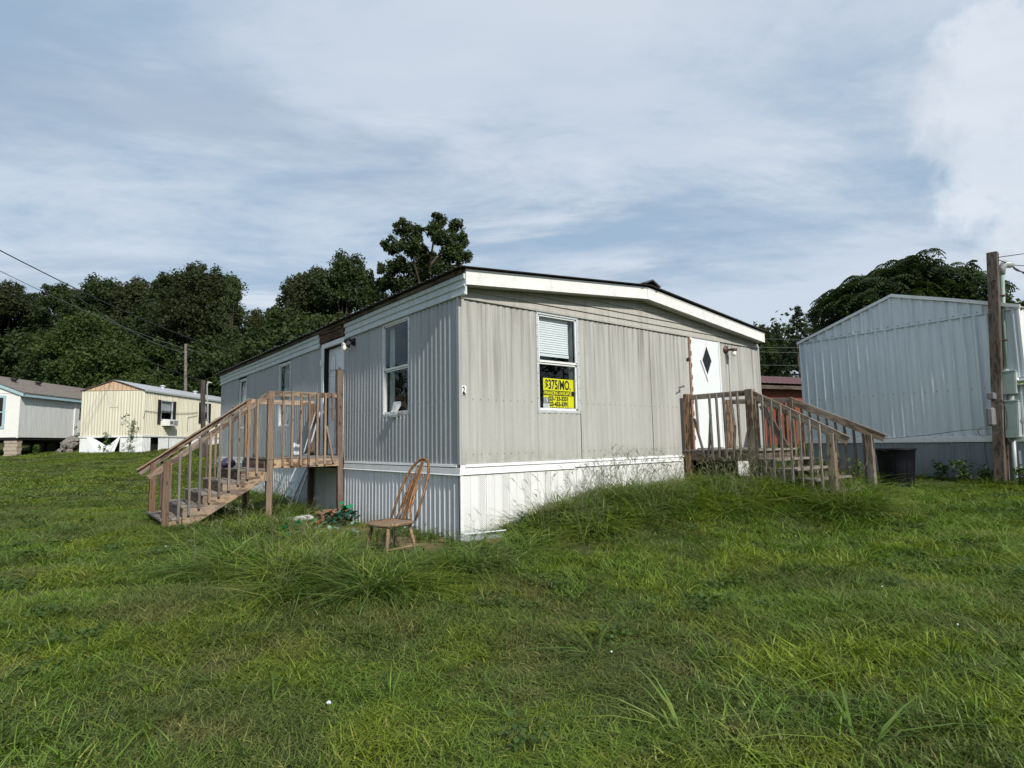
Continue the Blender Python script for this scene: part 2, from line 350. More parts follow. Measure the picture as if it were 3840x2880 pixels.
WEEDLEAF = foliage('weed leaves', (.045, .085, .022), (.09, .15, .04), .3, 4)
GR_LAWN = grassmat('lawn blades', (.120, .158, .038), (.136, .218, .030), (.225, .195, .078))
GR_TALL = grassmat('tall grass blades', (.100, .168, .032), (.126, .215, .035), (.22, .22, .08))
GR_SEED = simple('seed stalks', (.13, .135, .065), .8, var=.3)

# ------------------------------------------------------------------ object helpers
def tag(o, label=None, cat=None, group=None, kind=None):
    if label: o['label'] = label
    if cat: o['category'] = cat
    if group: o['group'] = group
    if kind: o['kind'] = kind
    return o
def empty(name, loc=(0, 0, 0), rz=0.0, label=None, cat=None, group=None):
    o = bpy.data.objects.new(name, None); C.objects.link(o); o.location = loc; o.rotation_euler = (0, 0, rz); o.empty_display_size = .2
    return tag(o, label, cat, group)
def link(name, me, mat, parent=None, smooth=False):
    if mat is not None and not me.materials: me.materials.append(MAT[mat] if isinstance(mat, str) else mat)
    if smooth: me.polygons.foreach_set('use_smooth', [True] * len(me.polygons))
    o = bpy.data.objects.new(name, me); C.objects.link(o)
    if parent is not None: o.parent = parent
    return o
class MB:
    def __init__(s): s.v = []; s.f = []
    def box(s, x0, x1, y0, y1, z0, z1):
        b = len(s.v); s.v += [(x, y, z) for z in (z0, z1) for y in (y0, y1) for x in (x0, x1)]
        s.f += [tuple(b + i for i in q) for q in ((0, 2, 3, 1), (4, 5, 7, 6), (0, 1, 5, 4), (2, 6, 7, 3), (0, 4, 6, 2), (1, 3, 7, 5))]; return s
    def poly(s, pts):
        b = len(s.v); s.v += list(pts); s.f.append(tuple(range(b, b + len(pts)))); return s
    def prism(s, pts, off):              # polygon extruded by the vector off
        b = len(s.v); n = len(pts); off = Vector(off)
        s.v += [tuple(p) for p in pts] + [tuple(Vector(p) + off) for p in pts]
        s.f += [tuple(range(b, b + n))[::-1], tuple(range(b + n, b + 2 * n))] + [(b + i, b + (i + 1) % n, b + n + (i + 1) % n, b + n + i) for i in range(n)]; return s
    def tube(s, pts, r, n=6, caps=True):
        pts = [Vector(p) for p in pts]; rs = r if isinstance(r, (list, tuple)) else [r] * len(pts); b = len(s.v)
        t0 = (pts[1] - pts[0]).normalized(); a = t0.cross(Vector((.13, .31, .94))).normalized()
        for i, p in enumerate(pts):
            t = (pts[min(i + 1, len(pts) - 1)] - pts[max(i - 1, 0)]).normalized(); a = (a - t * a.dot(t)).normalized(); c = t.cross(a)
            for k in range(n):
                an = 2 * math.pi * k / n; s.v.append(tuple(p + (a * math.cos(an) + c * math.sin(an)) * rs[i]))
        for i in range(len(pts) - 1):
            for k in range(n):
                s.f.append((b + i * n + k, b + i * n + (k + 1) % n, b + (i + 1) * n + (k + 1) % n, b + (i + 1) * n + k))
        if caps: s.f += [tuple(b + k for k in range(n))[::-1], tuple(b + (len(pts) - 1) * n + k for k in range(n))]
        return s
    def lathe(s, prof, c=(0, 0, 0), n=20, axis='z', sy=1.0):
        b = len(s.v); cx, cy, cz = c
        for r, h in prof:
            for k in range(n):
                an = 2 * math.pi * k / n; x, y = r * math.cos(an), r * math.sin(an) * sy
                s.v.append({'z': (cx + x, cy + y, cz + h), 'y': (cx + x, cy + h, cz + y), 'x': (cx + h, cy + x, cz + y)}[axis])
        for i in range(len(prof) - 1):
            for k in range(n): s.f.append((b + i * n + k, b + i * n + (k + 1) % n, b + (i + 1) * n + (k + 1) % n, b + (i + 1) * n + k))
        s.f += [tuple(b + k for k in range(n))[::-1], tuple(b + (len(prof) - 1) * n + k for k in range(n))]; return s
    def build(s, name, mat, parent=None, smooth=False, bevel=0.0):
        me = bpy.data.meshes.new(name); me.from_pydata(s.v, [], s.f)
        bm = bmesh.new(); bm.from_mesh(me); bmesh.ops.recalc_face_normals(bm, faces=bm.faces)
        if bevel: bmesh.ops.bevel(bm, geom=[e for e in bm.edges if len(e.link_faces) == 2 and e.calc_face_angle(0) > .5], offset=bevel, segments=1, affect='EDGES')
        bm.to_mesh(me); bm.free(); me.update()
        return link(name, me, mat, parent, smooth)
def box(name, mat, parent, x0, x1, y0, y1, z0, z1, bevel=0.0): return MB().box(x0, x1, y0, y1, z0, z1).build(name, mat, parent, bevel=bevel)
def bar(name, mat, parent, p0, p1, w, t, side=(0, 0, 1), bevel=.003, top_cut=0.0, wob=0.0):
    """a timber from p0 to p1 whose mesh lies along its own X axis (so the grain follows it); w along `side`, t across"""
    p0, p1 = Vector(p0), Vector(p1); x = (p1 - p0); Ln = x.length; x.normalize()
    z = Vector(side); z = (z - x * z.dot(x)).normalized(); y = z.cross(x)
    m = MB(); m.box(0, Ln, -t / 2, t / 2, -w / 2, w / 2)
    if top_cut:
        m.v = [(vx - (top_cut if vx > Ln / 2 and vy > 0 else 0), vy, vz) for vx, vy, vz in m.v]
    o = m.build(name, mat, parent, bevel=bevel)
    o.matrix_local = Matrix.Translation(p0) @ Matrix((x, y, z)).transposed().to_4x4()
    return o
def corr(name, parent, mat, axis, const, a0, a1, z0, z1, pitch=.113, depth=.012, out=-1, kind='sine', phase=0.0, zs=1, rot=0.0):
    """corrugated sheet standing in the plane axis-constant; z1 may be a function of a"""
    if kind == 'sine': n = max(2, int(round((a1 - a0) / pitch * 8))); A = [a0 + (a1 - a0) * i / n for i in range(n + 1)]
    else:
        A = [a0]; k = math.floor((a0 - phase) / pitch)
        while True:
            b = phase + k * pitch
            for o_ in ((0, .10, .18, .28) if kind == 'rib' else (0, .07, .13, .25, .31, .38)): 
                u = b + o_ * pitch
                if a0 < u < a1: A.append(u)
            k += 1
            if b > a1: break
        A.append(a1)
    def off(u):
        t = ((u - phase) / pitch) % 1.0
        if kind == 'sine': return depth * (.5 + .5 * math.cos(2 * math.pi * t))
        if kind == 'ridge': return depth * (1 if .10 < t < .30 else .7 if .06 < t < .10 or .30 < t < .35 else 0)
        if kind == 'rib': return depth * (1 if .09 < t < .19 else 0) if True else 0
    zf0 = z0 if callable(z0) else (lambda a: z0); zf1 = z1 if callable(z1) else (lambda a: z1)
    v = []; f = []
    for u in A:
        o_ = off(u + 1e-5) * out + (.0025 * math.sin(u * 3.1) + .0015 * math.sin(u * 9.7))
        for k in range(zs + 1):
            z = zf0(u) + (zf1(u) - zf0(u)) * k / zs
            c = const + o_
            v.append((u, c, z) if axis == 'y' else (c, u, z))
    m = zs + 1
    for i in range(len(A) - 1):
        for k in range(zs): f.append((i * m + k, (i + 1) * m + k, (i + 1) * m + k + 1, i * m + k + 1))
    mb = MB(); mb.v = v; mb.f = f
    return mb.build(name, mat, parent, smooth=(kind in ('sine', 'ridge')))
def text(name, body, mat, parent, loc, size, rot=(R(90), 0, 0), sx=1.0, bold=0.0, align='LEFT', ext=.0006):
    cu = bpy.data.curves.new(name, 'FONT'); cu.body = body; cu.size = size; cu.offset = bold; cu.extrude = ext; cu.align_x = align
    cu.materials.append(MAT[mat]); o = bpy.data.objects.new(name, cu); C.objects.link(o); o.parent = parent
    o.location = loc; o.rotation_euler = rot; o.scale = (sx, 1, 1); return o
def add_attr(me, name, vals, domain='POINT'):
    a = me.attributes.new(name, 'FLOAT', domain); a.data.foreach_set('value', np.asarray(vals, np.float32))
def np_mesh(name, V, Q, n=4):
    """fast mesh from arrays: V (k,3), Q (m,n)"""
    me = bpy.data.meshes.new(name); me.vertices.add(len(V)); me.vertices.foreach_set('co', np.asarray(V, np.float32).ravel())
    me.loops.add(Q.size); me.loops.foreach_set('vertex_index', Q.astype(np.int32).ravel())
    me.polygons.add(len(Q)); me.polygons.foreach_set('loop_start', np.arange(0, Q.size, n, dtype=np.int32))
    me.update(calc_edges=True); me.validate(); return me

# ------------------------------------------------------------------ ground
def ell(x, y, cx, cy, rx, ry): return np.exp(-(((x - cx) / rx) ** 2 + ((y - cy) / ry) ** 2))
BARE = [(-.55, 1.6, .5, 1.9), (-.6, 3.2, .5, .7), (-.4, .2, .35, .6), (-2.75, 2.9, .30, .28), (-2.5, 1.6, .25, .12), (-2.5, -2.75, .34, .2), (2.6, -1.95, .25, .12), (3.0, -2.15, .16, .08), (3.55, -2.35, .22, .10), (4.0, -2.15, .14, .08), (.5, -1.55, .32, .10), (.9, -1.7, .2, .08), (-3.3, .9, .3, .15),
        (-1.2, -3.9, .35, .2), (-2.95, -3.7, .2, .1), (-2.5, .55, .3, .12), (4, 7, 3.0, 4.2)]
def bare(x, y):
    return np.clip(sum(ell(x, y, *b) for b in BARE), 0, 1)
def make_ground():
    def axis(c, fine, n1, far):
        u = np.linspace(-1, 1, n1); s = np.sinh(u * 4.2) / np.sinh(4.2); return c + s * far + u * fine
    gx = axis(-.5, 14, 330, 900); gy = axis(-.5, 14, 330, 900)
    X, Y = np.meshgrid(gx, gy); Z = hgt(X.ravel(), Y.ravel())
    V = np.stack([X.ravel(), Y.ravel(), Z], 1); n = len(gx)
    i = np.arange(n - 1); I, J = np.meshgrid(i, i); a = (J * n + I).ravel(); Q = np.stack([a, a + 1, a + n + 1, a + n], 1)
    me = np_mesh('ground', V, Q); add_attr(me, 'bare', bare(V[:, 0], V[:, 1]))
    o = link('ground', me, 'ground', smooth=True); tag(o, kind='structure')
make_ground()

# ------------------------------------------------------------------ the grey mobile home
HW, HL = 7.508, 12.985
home = empty('mobile_home', (0, 0, 0), 0, 'weathered grey double-wide mobile home with white skirting and a yellow sign in its end window', 'mobile home')
def soff(x): return 3.272 + (x + .03) * (3.607 - 3.272) / 3.66 if x < 3.63 else 3.607 - (x - 3.63) * (3.607 - 3.232) / (7.43 - 3.63)
SZ0, SZ1 = 1.0, 3.15
# end wall sheets (x0, x1, z0, z1)
for a, b, c, d in [(.02, 1.296, SZ0, SZ1), (1.299, 2.15, SZ0, 1.68), (2.153, 3.86, SZ0, SZ1), (3.863, 4.99, SZ0, SZ1), (6.02, 6.32, SZ0, SZ1), (6.323, 7.49, SZ0, SZ1)]:
    corr('siding_panel', home, 'end', 'y', -.004, a, b, c, d, .113, .009)
for xs_ in (2.1515, 3.8615, 6.3215): box('panel_seam', 'dark', home, xs_ - .004, xs_ + .004, -.0165, -.004, SZ0, SZ1 if xs_ > 2.2 else 1.68)
box('door_sill', 'white', home, 4.99, 6.02, -.03, .05, 1.02, 1.085)
# left wall sheets (y0, y1, z0, z1)
for a, b, c, d in [(.03, 1.305, SZ0, 3.16), (1.308, 2.18, SZ0, 1.69), (2.183, 3.66, SZ0, 3.16), (4.74, 6.59, SZ0, 3.16), (6.593, 7.39, SZ0, 1.68), (7.393, 10.1, SZ0, 3.16), (10.103, 10.85, SZ0, 1.74), (10.853, 11.9, SZ0, 3.16), (11.903, 12.97, SZ0, 3.16)]:
    corr('siding_panel', home, 'side', 'x', -.004, a, b, c, d, .113, .023)
box('corner_trim', 'side', home, -.034, -.004, -.022, .035, .99, 3.19, bevel=.003)
box('corner_trim', 'end', home, -.004, .055, -.024, -.002, .99, 3.17, bevel=.003)
box('corner_trim', 'end', home, HW - .045, HW + .01, -.024, .03, .99, 3.16, bevel=.003)
# inner lining, floor, back and right wall
mb = MB(); t = .045
def wallbox(m, axis, c, holes, a0, a1):
    """lining wall with rectangular holes; holes (a0,a1,z0,z1) sorted by a"""
    cur = a0
    def put(u0, u1, z0, z1):
        if u1 - u0 < 1e-4 or z1 - z0 < 1e-4: return
        if axis == 'y': m.box(u0, u1, c, c + t, z0, z1)
        else: m.box(c, c + t, u0, u1, z0, z1)
    for h0, h1, z0, z1 in holes:
        put(cur, h0, .9, 3.2); put(h0, h1, .9, z0); put(h0, h1, z1, 3.2); cur = h1
    put(cur, a1, .9, 3.2)
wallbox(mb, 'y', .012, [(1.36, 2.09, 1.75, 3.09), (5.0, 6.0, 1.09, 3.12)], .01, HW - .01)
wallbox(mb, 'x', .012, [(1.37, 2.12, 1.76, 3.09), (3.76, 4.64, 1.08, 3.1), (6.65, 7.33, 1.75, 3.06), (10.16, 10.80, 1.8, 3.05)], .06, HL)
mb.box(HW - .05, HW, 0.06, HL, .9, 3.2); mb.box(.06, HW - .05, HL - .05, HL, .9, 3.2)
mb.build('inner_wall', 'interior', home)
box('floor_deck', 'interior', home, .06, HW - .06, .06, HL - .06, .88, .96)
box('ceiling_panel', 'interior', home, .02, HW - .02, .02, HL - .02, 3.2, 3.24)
corr('rear_siding', home, 'side', 'x', HW + .002, 0, HL, SZ0, 3.16, .113, .012, out=1)
# gable lap boards
for i in range(5):
    z0 = 3.145 + i * .105; z1 = z0 + .105
    for xa, xb in ((-.01, 3.828), (3.832, HW)):
        xs = [xa + (xb - xa) * k / 40 for k in range(41)]; lo = []; hi = []
        for x in xs:
            tz = min(z1, soff(x) - .002)
            if tz > z0 + .001: lo.append((x, z0)); hi.append((x, tz))
        if len(lo) < 3: continue
        m = MB(); b = 0
        for (x, a), (_, h) in zip(lo, hi):
            k = (h - z0) / .105; m.v += [(x, -.026, a), (x, -.026 + .020 * k, h), (x, .012, a), (x, .012, h)]
        for k in range(len(lo) - 1):
            o_ = 4 * k; m.f += [(o_, o_ + 4, o_ + 5, o_ + 1), (o_, o_ + 2, o_ + 6, o_ + 4), (o_ + 1, o_ + 5, o_ + 7, o_ + 3)]
        m.build('lap_board', 'lap', home)
m = MB(); m.box(-.01, HW, -.034, -.02, 3.135, 3.165); m.build('gable_flashing', 'lap', home)
# soffit, rake fascia, with its joint at the ridge
def slab(name, mat, xs, zf, y0, y1, dz0, dz1, parent=home):
    m = MB()
    for x in xs: m.v += [(x, y0, zf(x) + dz0), (x, y1, zf(x) + dz0), (x, y0, zf(x) + dz1), (x, y1, zf(x) + dz1)]
    n = len(xs)
    for k in range(n - 1):
        o_ = 4 * k; m.f += [(o_, o_ + 4, o_ + 6, o_ + 2), (o_ + 1, o_ + 3, o_ + 7, o_ + 5), (o_ + 2, o_ + 6, o_ + 7, o_ + 3), (o_, o_ + 1, o_ + 5, o_ + 4)]
    m.f += [(0, 2, 3, 1), (4 * n - 4, 4 * n - 3, 4 * n - 1, 4 * n - 2)]
    return m.build(name, mat, parent)
slab('soffit', 'lap', [-.02, 3.63, 7.43], soff, -.185, .015, 0.004, .02)
slab('rake_fascia', 'fascia', [-.032, 3.626], soff, -.205, -.186, 0, .175)
slab('rake_fascia', 'fascia', [3.632, 7.43], soff, -.207, -.188, 0, .175)
slab('rake_edge', 'white', [-.034, 3.626], soff, -.213, -.186, .177, .197)
slab('rake_edge', 'white', [3.632, 7.435], soff, -.213, -.186, .177, .197)
box('fascia_end', 'white', home, -.036, -.02, -.206, -.02, 3.268, 3.475)
# left eave band (three ridges) and the timber above it
def band(y0, y1):
    prof = [(-.006, 3.148), (-.05, 3.152), (-.05, 3.185), (-.034, 3.19), (-.034, 3.245), (-.052, 3.255), (-.052, 3.275), (-.036, 3.285), (-.036, 3.345), (-.06, 3.355), (-.06, 3.415), (-.01, 3.42)]
    m = MB(); n = len(prof); k = max(2, int((y1 - y0) / .4))
    for i in range(k + 1):
        y = y0 + (y1 - y0) * i / k; w = .004 * math.sin(y * 2.1)
        m.v += [(x + w, y, z + .004 * math.sin(y * 1.3)) for x, z in prof]
    for i in range(k):
        for j in range(n - 1): m.f.append((i * n + j, (i + 1) * n + j, (i + 1) * n + j + 1, i * n + j + 1))
    m.f += [tuple(range(n))[::-1], tuple(range(k * n, k * n + n))]
    m.build('eave_band', 'band', home)
band(-.185, 3.62); band(4.84, 9.0); band(9.003, 13.02)
bar('eave_board', 'wooddark', home, (-.062, -.17, 3.447), (-.062, 13.05, 3.447), .05, .05, bevel=0)
bar('rotten_header', 'rot', home, (-.03, 3.66, 3.31), (-.03, 4.80, 3.31), .18, .04)
bar('rotten_header', 'rot', home, (-.05, 3.70, 3.385), (-.045, 4.78, 3.40), .045, .05)
# roof
RP = .23
def roofsheet(x0, z0, x1, z1, y0, y1):
    m = MB(); ys = []
    k = math.floor(y0 / RP)
    while k * RP < y1:
        for o_ in (0, .32, .5, .68):
            y = (k + o_) * RP
            if y0 - 1e-6 <= y <= y1 + 1e-6: ys.append((y, .022 if o_ == .5 else 0))
        k += 1
    ys = [(y0, 0)] + ys + [(y1, 0)]
    for y, h in ys: m.v += [(x0, y, z0 + h), (x1, y, z1 + h), (x0, y, z0 + h - .004), (x1, y, z1 + h - .004)]
    for i in range(len(ys) - 1):
        o_ = 4 * i; m.f += [(o_, o_ + 1, o_ + 5, o_ + 4), (o_ + 2, o_ + 6, o_ + 7, o_ + 3), (o_, o_ + 4, o_ + 6, o_ + 2), (o_ + 1, o_ + 3, o_ + 7, o_ + 5)]
    m.f += [(0, 2, 3, 1), (4 * len(ys) - 4, 4 * len(ys) - 3, 4 * len(ys) - 1, 4 * len(ys) - 2)]
    m.build('roof_sheet', 'rooft', home)
y = -.27
while y < 13.2:
    y1 = min(y + .92, 13.2); dz = rnd.uniform(-.006, .006)
    roofsheet(-.155 - rnd.uniform(0, .03), 3.482 + dz, 3.66, 3.838, y, y1 + .03); roofsheet(3.66, 3.838, 7.60, 3.448 + dz, y, y1 + .03); y = y1
m = MB()
m.prism([(3.44, -.30, 3.835), (3.66, -.30, 3.925), (3.88, -.30, 3.83), (3.86, -.30, 3.815), (3.66, -.30, 3.90), (3.46, -.30, 3.82)], (0, 13.5, 0)); m.build('ridge_cap', 'rooft', home)
box('roof_core', 'dark', home, 3.5, 3.8, -.15, 13.1, 3.62, 3.83)
slab('roof_underlay', 'wooddark', [-.06, 3.63, 7.45], soff, -.18, 13.1, .178, .205)
# skirting of the end wall: fluted panels, every third rib vented
def skirt_top(x): return .870 if x < 2.0 else .895
x = -.002; k = 0
while x < 4.70:
    w = .375; x1 = min(x + w, 4.70)
    m = MB(); xs = []; 
    for j in range(3):
        a = x + j * .125
        if a + .02 >= x1: break
        b = min(a + .125, x1)
        xs += [(a, 0), (a + .006, -.010), (b - .012, -.010), (b - .005, 0)]
    xs.append((x1, 0)); zt = skirt_top(x)
    for u, o_ in xs: m.v += [(u, -.012 + o_, -.15), (u, -.012 + o_, zt)]
    for i in range(len(xs) - 1): m.f.append((2 * i, 2 * i + 2, 2 * i + 3, 2 * i + 1))
    m.build('skirting_panel', 'vinyl', home)
    if x + .3 < 4.7 : box('vent_strip', 'vent', home, x + .268, x + .348, -.0265, -.0225, -.1, zt)
    x += w + .002; k += 1
for a, b in ((6.45, 6.9), (6.902, 7.49)):
    box('skirting_panel', 'vinyl', home, a, b, -.022, -.004, .0, .90)
box('floor_rim', 'wooddark', home, 4.70, 6.45, .0, .04, .86, 1.0)
box('trim_backing', 'white', home, -.02, 4.68, -.020, -.004, .84, .99)
# white trims between siding and skirting
def trim(y0, pts, name='skirting_trim'):
    for xa, xb, zt, zb in pts:
        m = MB(); m.prism([(xa, -.004, zt), (xa, -.030, zt - .004), (xa, -.036, zb + .01), (xa, -.046, zb), (xa, -.004, zb)], (xb - xa, 0, 0)); m.build(name, 'white', home)
trim(0, [(-.034, 1.98, .955, .868), (1.985, 4.62, .968, .890)])
trim(0, [(.05, 4.76, .998, .962)], 'skirting_rail')
for ya, yb in ((-.04, 1.6), (1.602, 3.58), (5.05, 8.7), (8.702, 13.0)):
    m = MB(); m.prism([(-.004, ya, .955), (-.042, ya, .950), (-.048, ya, .875), (-.058, ya, .862), (-.004, ya, .862)], (0, yb - ya, 0)); m.build('skirting_trim', 'white', home)
for ya, yb in ((.05, 3.58), (4.95, 13.0)):
    m = MB(); m.prism([(-.004, ya, 1.0), (-.036, ya, .996), (-.042, ya, .964), (-.004, ya, .96)], (0, yb - ya, 0)); m.build('skirting_rail', 'white', home)
for ya, yb in ((.0, 1.22), (1.222, 2.44), (2.442, 3.66), (3.662, 4.6), (4.602, 6.5), (6.502, 9.5), (9.502, 12.97)):
    corr('skirting_sheet', home, 'skirtmetal', 'x', -.004, ya, yb, -.05, .862, .118, .036)
box('skirting_base_rail', 'white', home, -.055, -.004, .0, 3.6, -.03, .012)
corr('skirting_sheet', home, 'skirtmetal', 'x', HW, 0, HL, 0, 1.0, .2, .02, out=1)
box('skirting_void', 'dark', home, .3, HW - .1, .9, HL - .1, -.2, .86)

box('skirting_corner', 'white', home, -.030, .012, -.030, -.004, -.12, .864, bevel=.003)
# windows. frame() builds in the plane y=0 or x=0
def window(axis, a0, a1, z0, z1, zm, blind=None, curtain=False, note=None):
    fr = .045
    def bx(m, u0, u1, d0, d1, q0, q1):       # d: distance outwards
        if axis == 'y': m.box(u0, u1, -d1, -d0, q0, q1)
        else: m.box(-d1, -d0, u0, u1, q0, q1)
    m = MB()
    for u0, u1, q0, q1 in ((a0, a0 + fr, z0, z1), (a1 - fr, a1, z0, z1), (a0 + fr, a1 - fr, z0, z0 + fr), (a0 + fr, a1 - fr, z1 - fr, z1)): bx(m, u0, u1, -.03, .018, q0, q1)
    w = m.build('window', 'winframe', home, bevel=.003)
    m = MB()
    for u0, u1, q0, q1 in ((a0 + fr, a0 + fr + .022, zm, z1 - fr), (a1 - fr - .022, a1 - fr, zm, z1 - fr), (a0 + fr, a1 - fr, zm - .018, zm + .012), (a0 + fr, a1 - fr, z1 - fr - .02, z1 - fr)): bx(m, u0, u1, -.020, .004, q0, q1)
    m.build('sash', 'white', w)
    m = MB()
    for u0, u1, q0, q1 in ((a0 + fr, a0 + fr + .022, z0 + fr, zm - .02), (a1 - fr - .022, a1 - fr, z0 + fr, zm - .02), (a0 + fr, a1 - fr, z0 + fr, z0 + fr + .03), (a0 + fr, a1 - fr, zm - .045, zm - .02)): bx(m, u0, u1, -.035, -.010, q0, q1)
    m.build('sash', 'white', w)
    for q0, q1, d in ((z0 + fr + .03, zm - .045, -.024), (zm + .012, z1 - fr - .02, -.008)):
        m = MB()
        if axis == 'y': m.poly([(a0 + fr + .02, -d, q0), (a1 - fr - .02, -d, q0), (a1 - fr - .02, -d, q1), (a0 + fr + .02, -d, q1)])
        else: m.poly([(-d, a0 + fr + .02, q0), (-d, a1 - fr - .02, q0), (-d, a1 - fr - .02, q1), (-d, a0 + fr + .02, q1)])
        m.build('pane', 'glass', w)
    # screws along the flange
    m = MB()
    for i in range(9):
        q = z0 + .03 + (z1 - z0 - .06) * i / 8
        for u in (a0 + .012, a1 - .012): bx(m, u - .005, u + .005, .018, .022, q - .005, q + .005)
    tag(m.build('flange_screws', 'interior', w), kind='stuff')
    if blind:
        b0, b1, zb = blind; n = int((z1 - .06 - zb) / .034)
        for i in range(n):
            z = z1 - .075 - i * .034; m = MB()
            if axis == 'y': m.prism([(b0, .060, z), (b0, .068, z + .036), (b0, .070, z + .035), (b0, .062, z - .001)], (b1 - b0, 0, 0))
            else: m.prism([(.060, b0, z), (.068, b0, z + .036), (.070, b0, z + .035), (.062, b0, z - .001)], (0, b1 - b0, 0))
            m.build('blind_slat', 'blind', w)
        if axis == 'y': box('blind_rail', 'blind', w, b0, b1, .055, .082, zb - .03, zb + .012)
        else: box('blind_rail', 'blind', w, .055, .082, b0, b1, zb - .03, zb + .012)
    if curtain:
        m = MB(); n = 24; c0, c1 = curtain
        for i in range(n + 1):
            u = c0 + (c1 - c0) * i / n; d = .10 + .015 * math.sin(i * 1.9)
            m.v += [(d, u, z0), (d, u, z1)] if axis == 'x' else [(u, d, z0), (u, d, z1)]
        m.f = [(2 * i, 2 * i + 2, 2 * i + 3, 2 * i + 1) for i in range(n)]; m.build('curtain', 'curtain', w, smooth=True)
    return w
wend = window('y', 1.297, 2.152, 1.672, 3.142, 2.425, blind=(1.36, 2.0, 2.535))
wl = window('x', 1.305, 2.183, 1.69, 3.158, 2.43, curtain=(1.98, 2.14))
window('x', 6.59, 7.392, 1.68, 3.122, 2.42, curtain=(7.0, 7.35))
window('x', 10.098, 10.852, 1.74, 3.10, 2.42, blind=(10.16, 10.8, 2.30))
# reveal boards round the end window opening
box('window_reveal', 'curtain', home, 2.09, 2.105, .03, .16, 1.75, 3.09)

# end door with the diamond light
dr = box('door', 'door', home, 5.10, 5.975, -.020, .02, 1.10, 3.128, bevel=.004)
dcx, dcz = 5.548, 2.727
def diamond(s_): return [(dcx - .215 * s_, dcz), (dcx, dcz - .385 * s_), (dcx + .215 * s_, dcz), (dcx, dcz + .385 * s_)]
m = MB(); o1, i1 = diamond(1.0), diamond(.72)
for k in range(4):
    a, b, c_, d_ = o1[k], o1[(k + 1) % 4], i1[(k + 1) % 4], i1[k]
    m.prism([(a[0], -.045, a[1]), (b[0], -.045, b[1]), (c_[0], -.034, c_[1]), (d_[0], -.034, d_[1])], (0, .026, 0))
m.build('diamond_frame', 'whitev', dr)
m = MB(); m.poly([(a, -.0225, b) for a, b in diamond(.74)]); m.build('diamond_pane', simple('dark glazing', (.02, .02, .024), .08), dr)
box('jamb', 'copper', home, 4.99, 5.035, -.035, .03, 1.05, 3.135)
box('jamb', 'white', home, 5.037, 5.097, -.030, .03, 1.05, 3.135)
box('jamb', 'white', home, 5.978, 6.02, -.026, .03, 1.05, 3.135)
m = MB()
for i in range(9): m.box(5.030, 5.050, -.043, -.034, 1.25 + i * .22, 1.33 + i * .22)
m.build('hinge_strip', 'copper', home)
# outlet hole, tap, bronze wall lamp, seam screws
m = MB(); m.lathe([(.034, 0), (.034, .006)], (4.955, -.030, 2.716), 14, 'y'); o = m.build('vent_cover', 'dark', home); o.scale = (1, 1, 1)
tap = MB(); tap.tube([(4.66, -.01, 2.19), (4.66, -.10, 2.19), (4.60, -.13, 2.185), (4.55, -.13, 2.17)], .012, 6)
tap.tube([(4.67, -.09, 2.18), (4.67, -.09, 2.215)], .026, 8); tap.build('water_tap', 'phone', home)
def wall_lamp(axis, a, z, bulbmat='bulb'):
    p = empty('wall_lamp'); p.parent = home
    P = (lambda u, d, q: (u, -d, q)) if axis == 'y' else (lambda u, d, q: (-d, u, q))
    m = MB(); ax = 'y' if axis == 'y' else 'x'; c0 = P(a, .02, z)
    m.lathe([(.075, 0), (.075, .012), (.05, .035), (.02, .045)] if False else [(.02, -.045), (.055, -.030), (.078, -.012), (.078, .0)], c0, 16, ax)
    m.tube([P(a, .04, z - .02), P(a + .03, .11, z), P(a + .03, .15, z - .01)], .022, 8)
    s_ = m.build('backplate', 'brownlamp', home); s_.name = 'wall_lamp'; bpy.data.objects.remove(p)
    m = MB(); q = P(a + .03, .17, z - .01); m.lathe([(.035, .02), (.062, .014), (.066, -.02), (.055, -.025)], q, 16); m.build('shade', 'brownlamp', s_)
    m = MB(); m.lathe([(.022, -.02), (.038, -.045), (.048, -.08), (.040, -.115), (.018, -.135)], q, 14); m.build('light_bulb', bulbmat, s_, smooth=True)
wall_lamp('y', 6.24, 3.0)
# left lamp: twin dark brackets with a bare bulb
m = MB(); m.lathe([(.03, -.05), (.06, -.03), (.07, 0)], (-.02, 3.25, 3.04), 14, 'x'); m.tube([(-.05, 3.25, 3.04), (-.12, 3.27, 3.09), (-.14, 3.36, 3.05)], .03, 8); m.tube([(-.05, 3.25, 3.03), (-.13, 3.20, 3.0), (-.15, 3.22, 2.93)], .032, 8)
wl2 = m.build('wall_lamp', 'black', home, smooth=True)
m = MB(); m.lathe([(.028, .02), (.032, -.02), (.024, -.03), (.034, -.06), (.036, -.10), (.02, -.13)], (-.14, 3.38, 3.02), 12); m.build('light_bulb', 'bulb', wl2, smooth=True)
m = MB()
for i in range(60):
    xx = .06 + i * .125
    if 1.29 < xx < 2.16 or 4.98 < xx < 6.03: continue
    for z in (1.83, 1.12): m.box(xx - .004, xx + .004, -.017, -.011, z - .004, z + .004)
for i in range(50):
    yy = .1 + i * .226
    if 1.3 < yy < 2.2 or 3.6 < yy < 4.8: continue
    for z in (1.83, 1.08): m.box(-.029, -.024, yy - .004, yy + .004, z - .004, z + .004)
tag(m.build('siding_screws', 'interior', home), kind='stuff')
# house number plate: 2
box('number_plate', 'paper', home, .004, .070, -.031, -.024, 1.875, 1.995)
text('number_two', '2', 'ink', home, (.010, -.0325, 1.90), .118, sx=.68, bold=.003)
MB().poly([(.003, -.0335, 1.890), (.03, -.0335, 1.876), (.062, -.0335, 1.882), (.066, -.0335, 1.895), (.05, -.0335, 1.897), (.02, -.0335, 1.904)]).build('rust_stain', 'brownlamp', home)
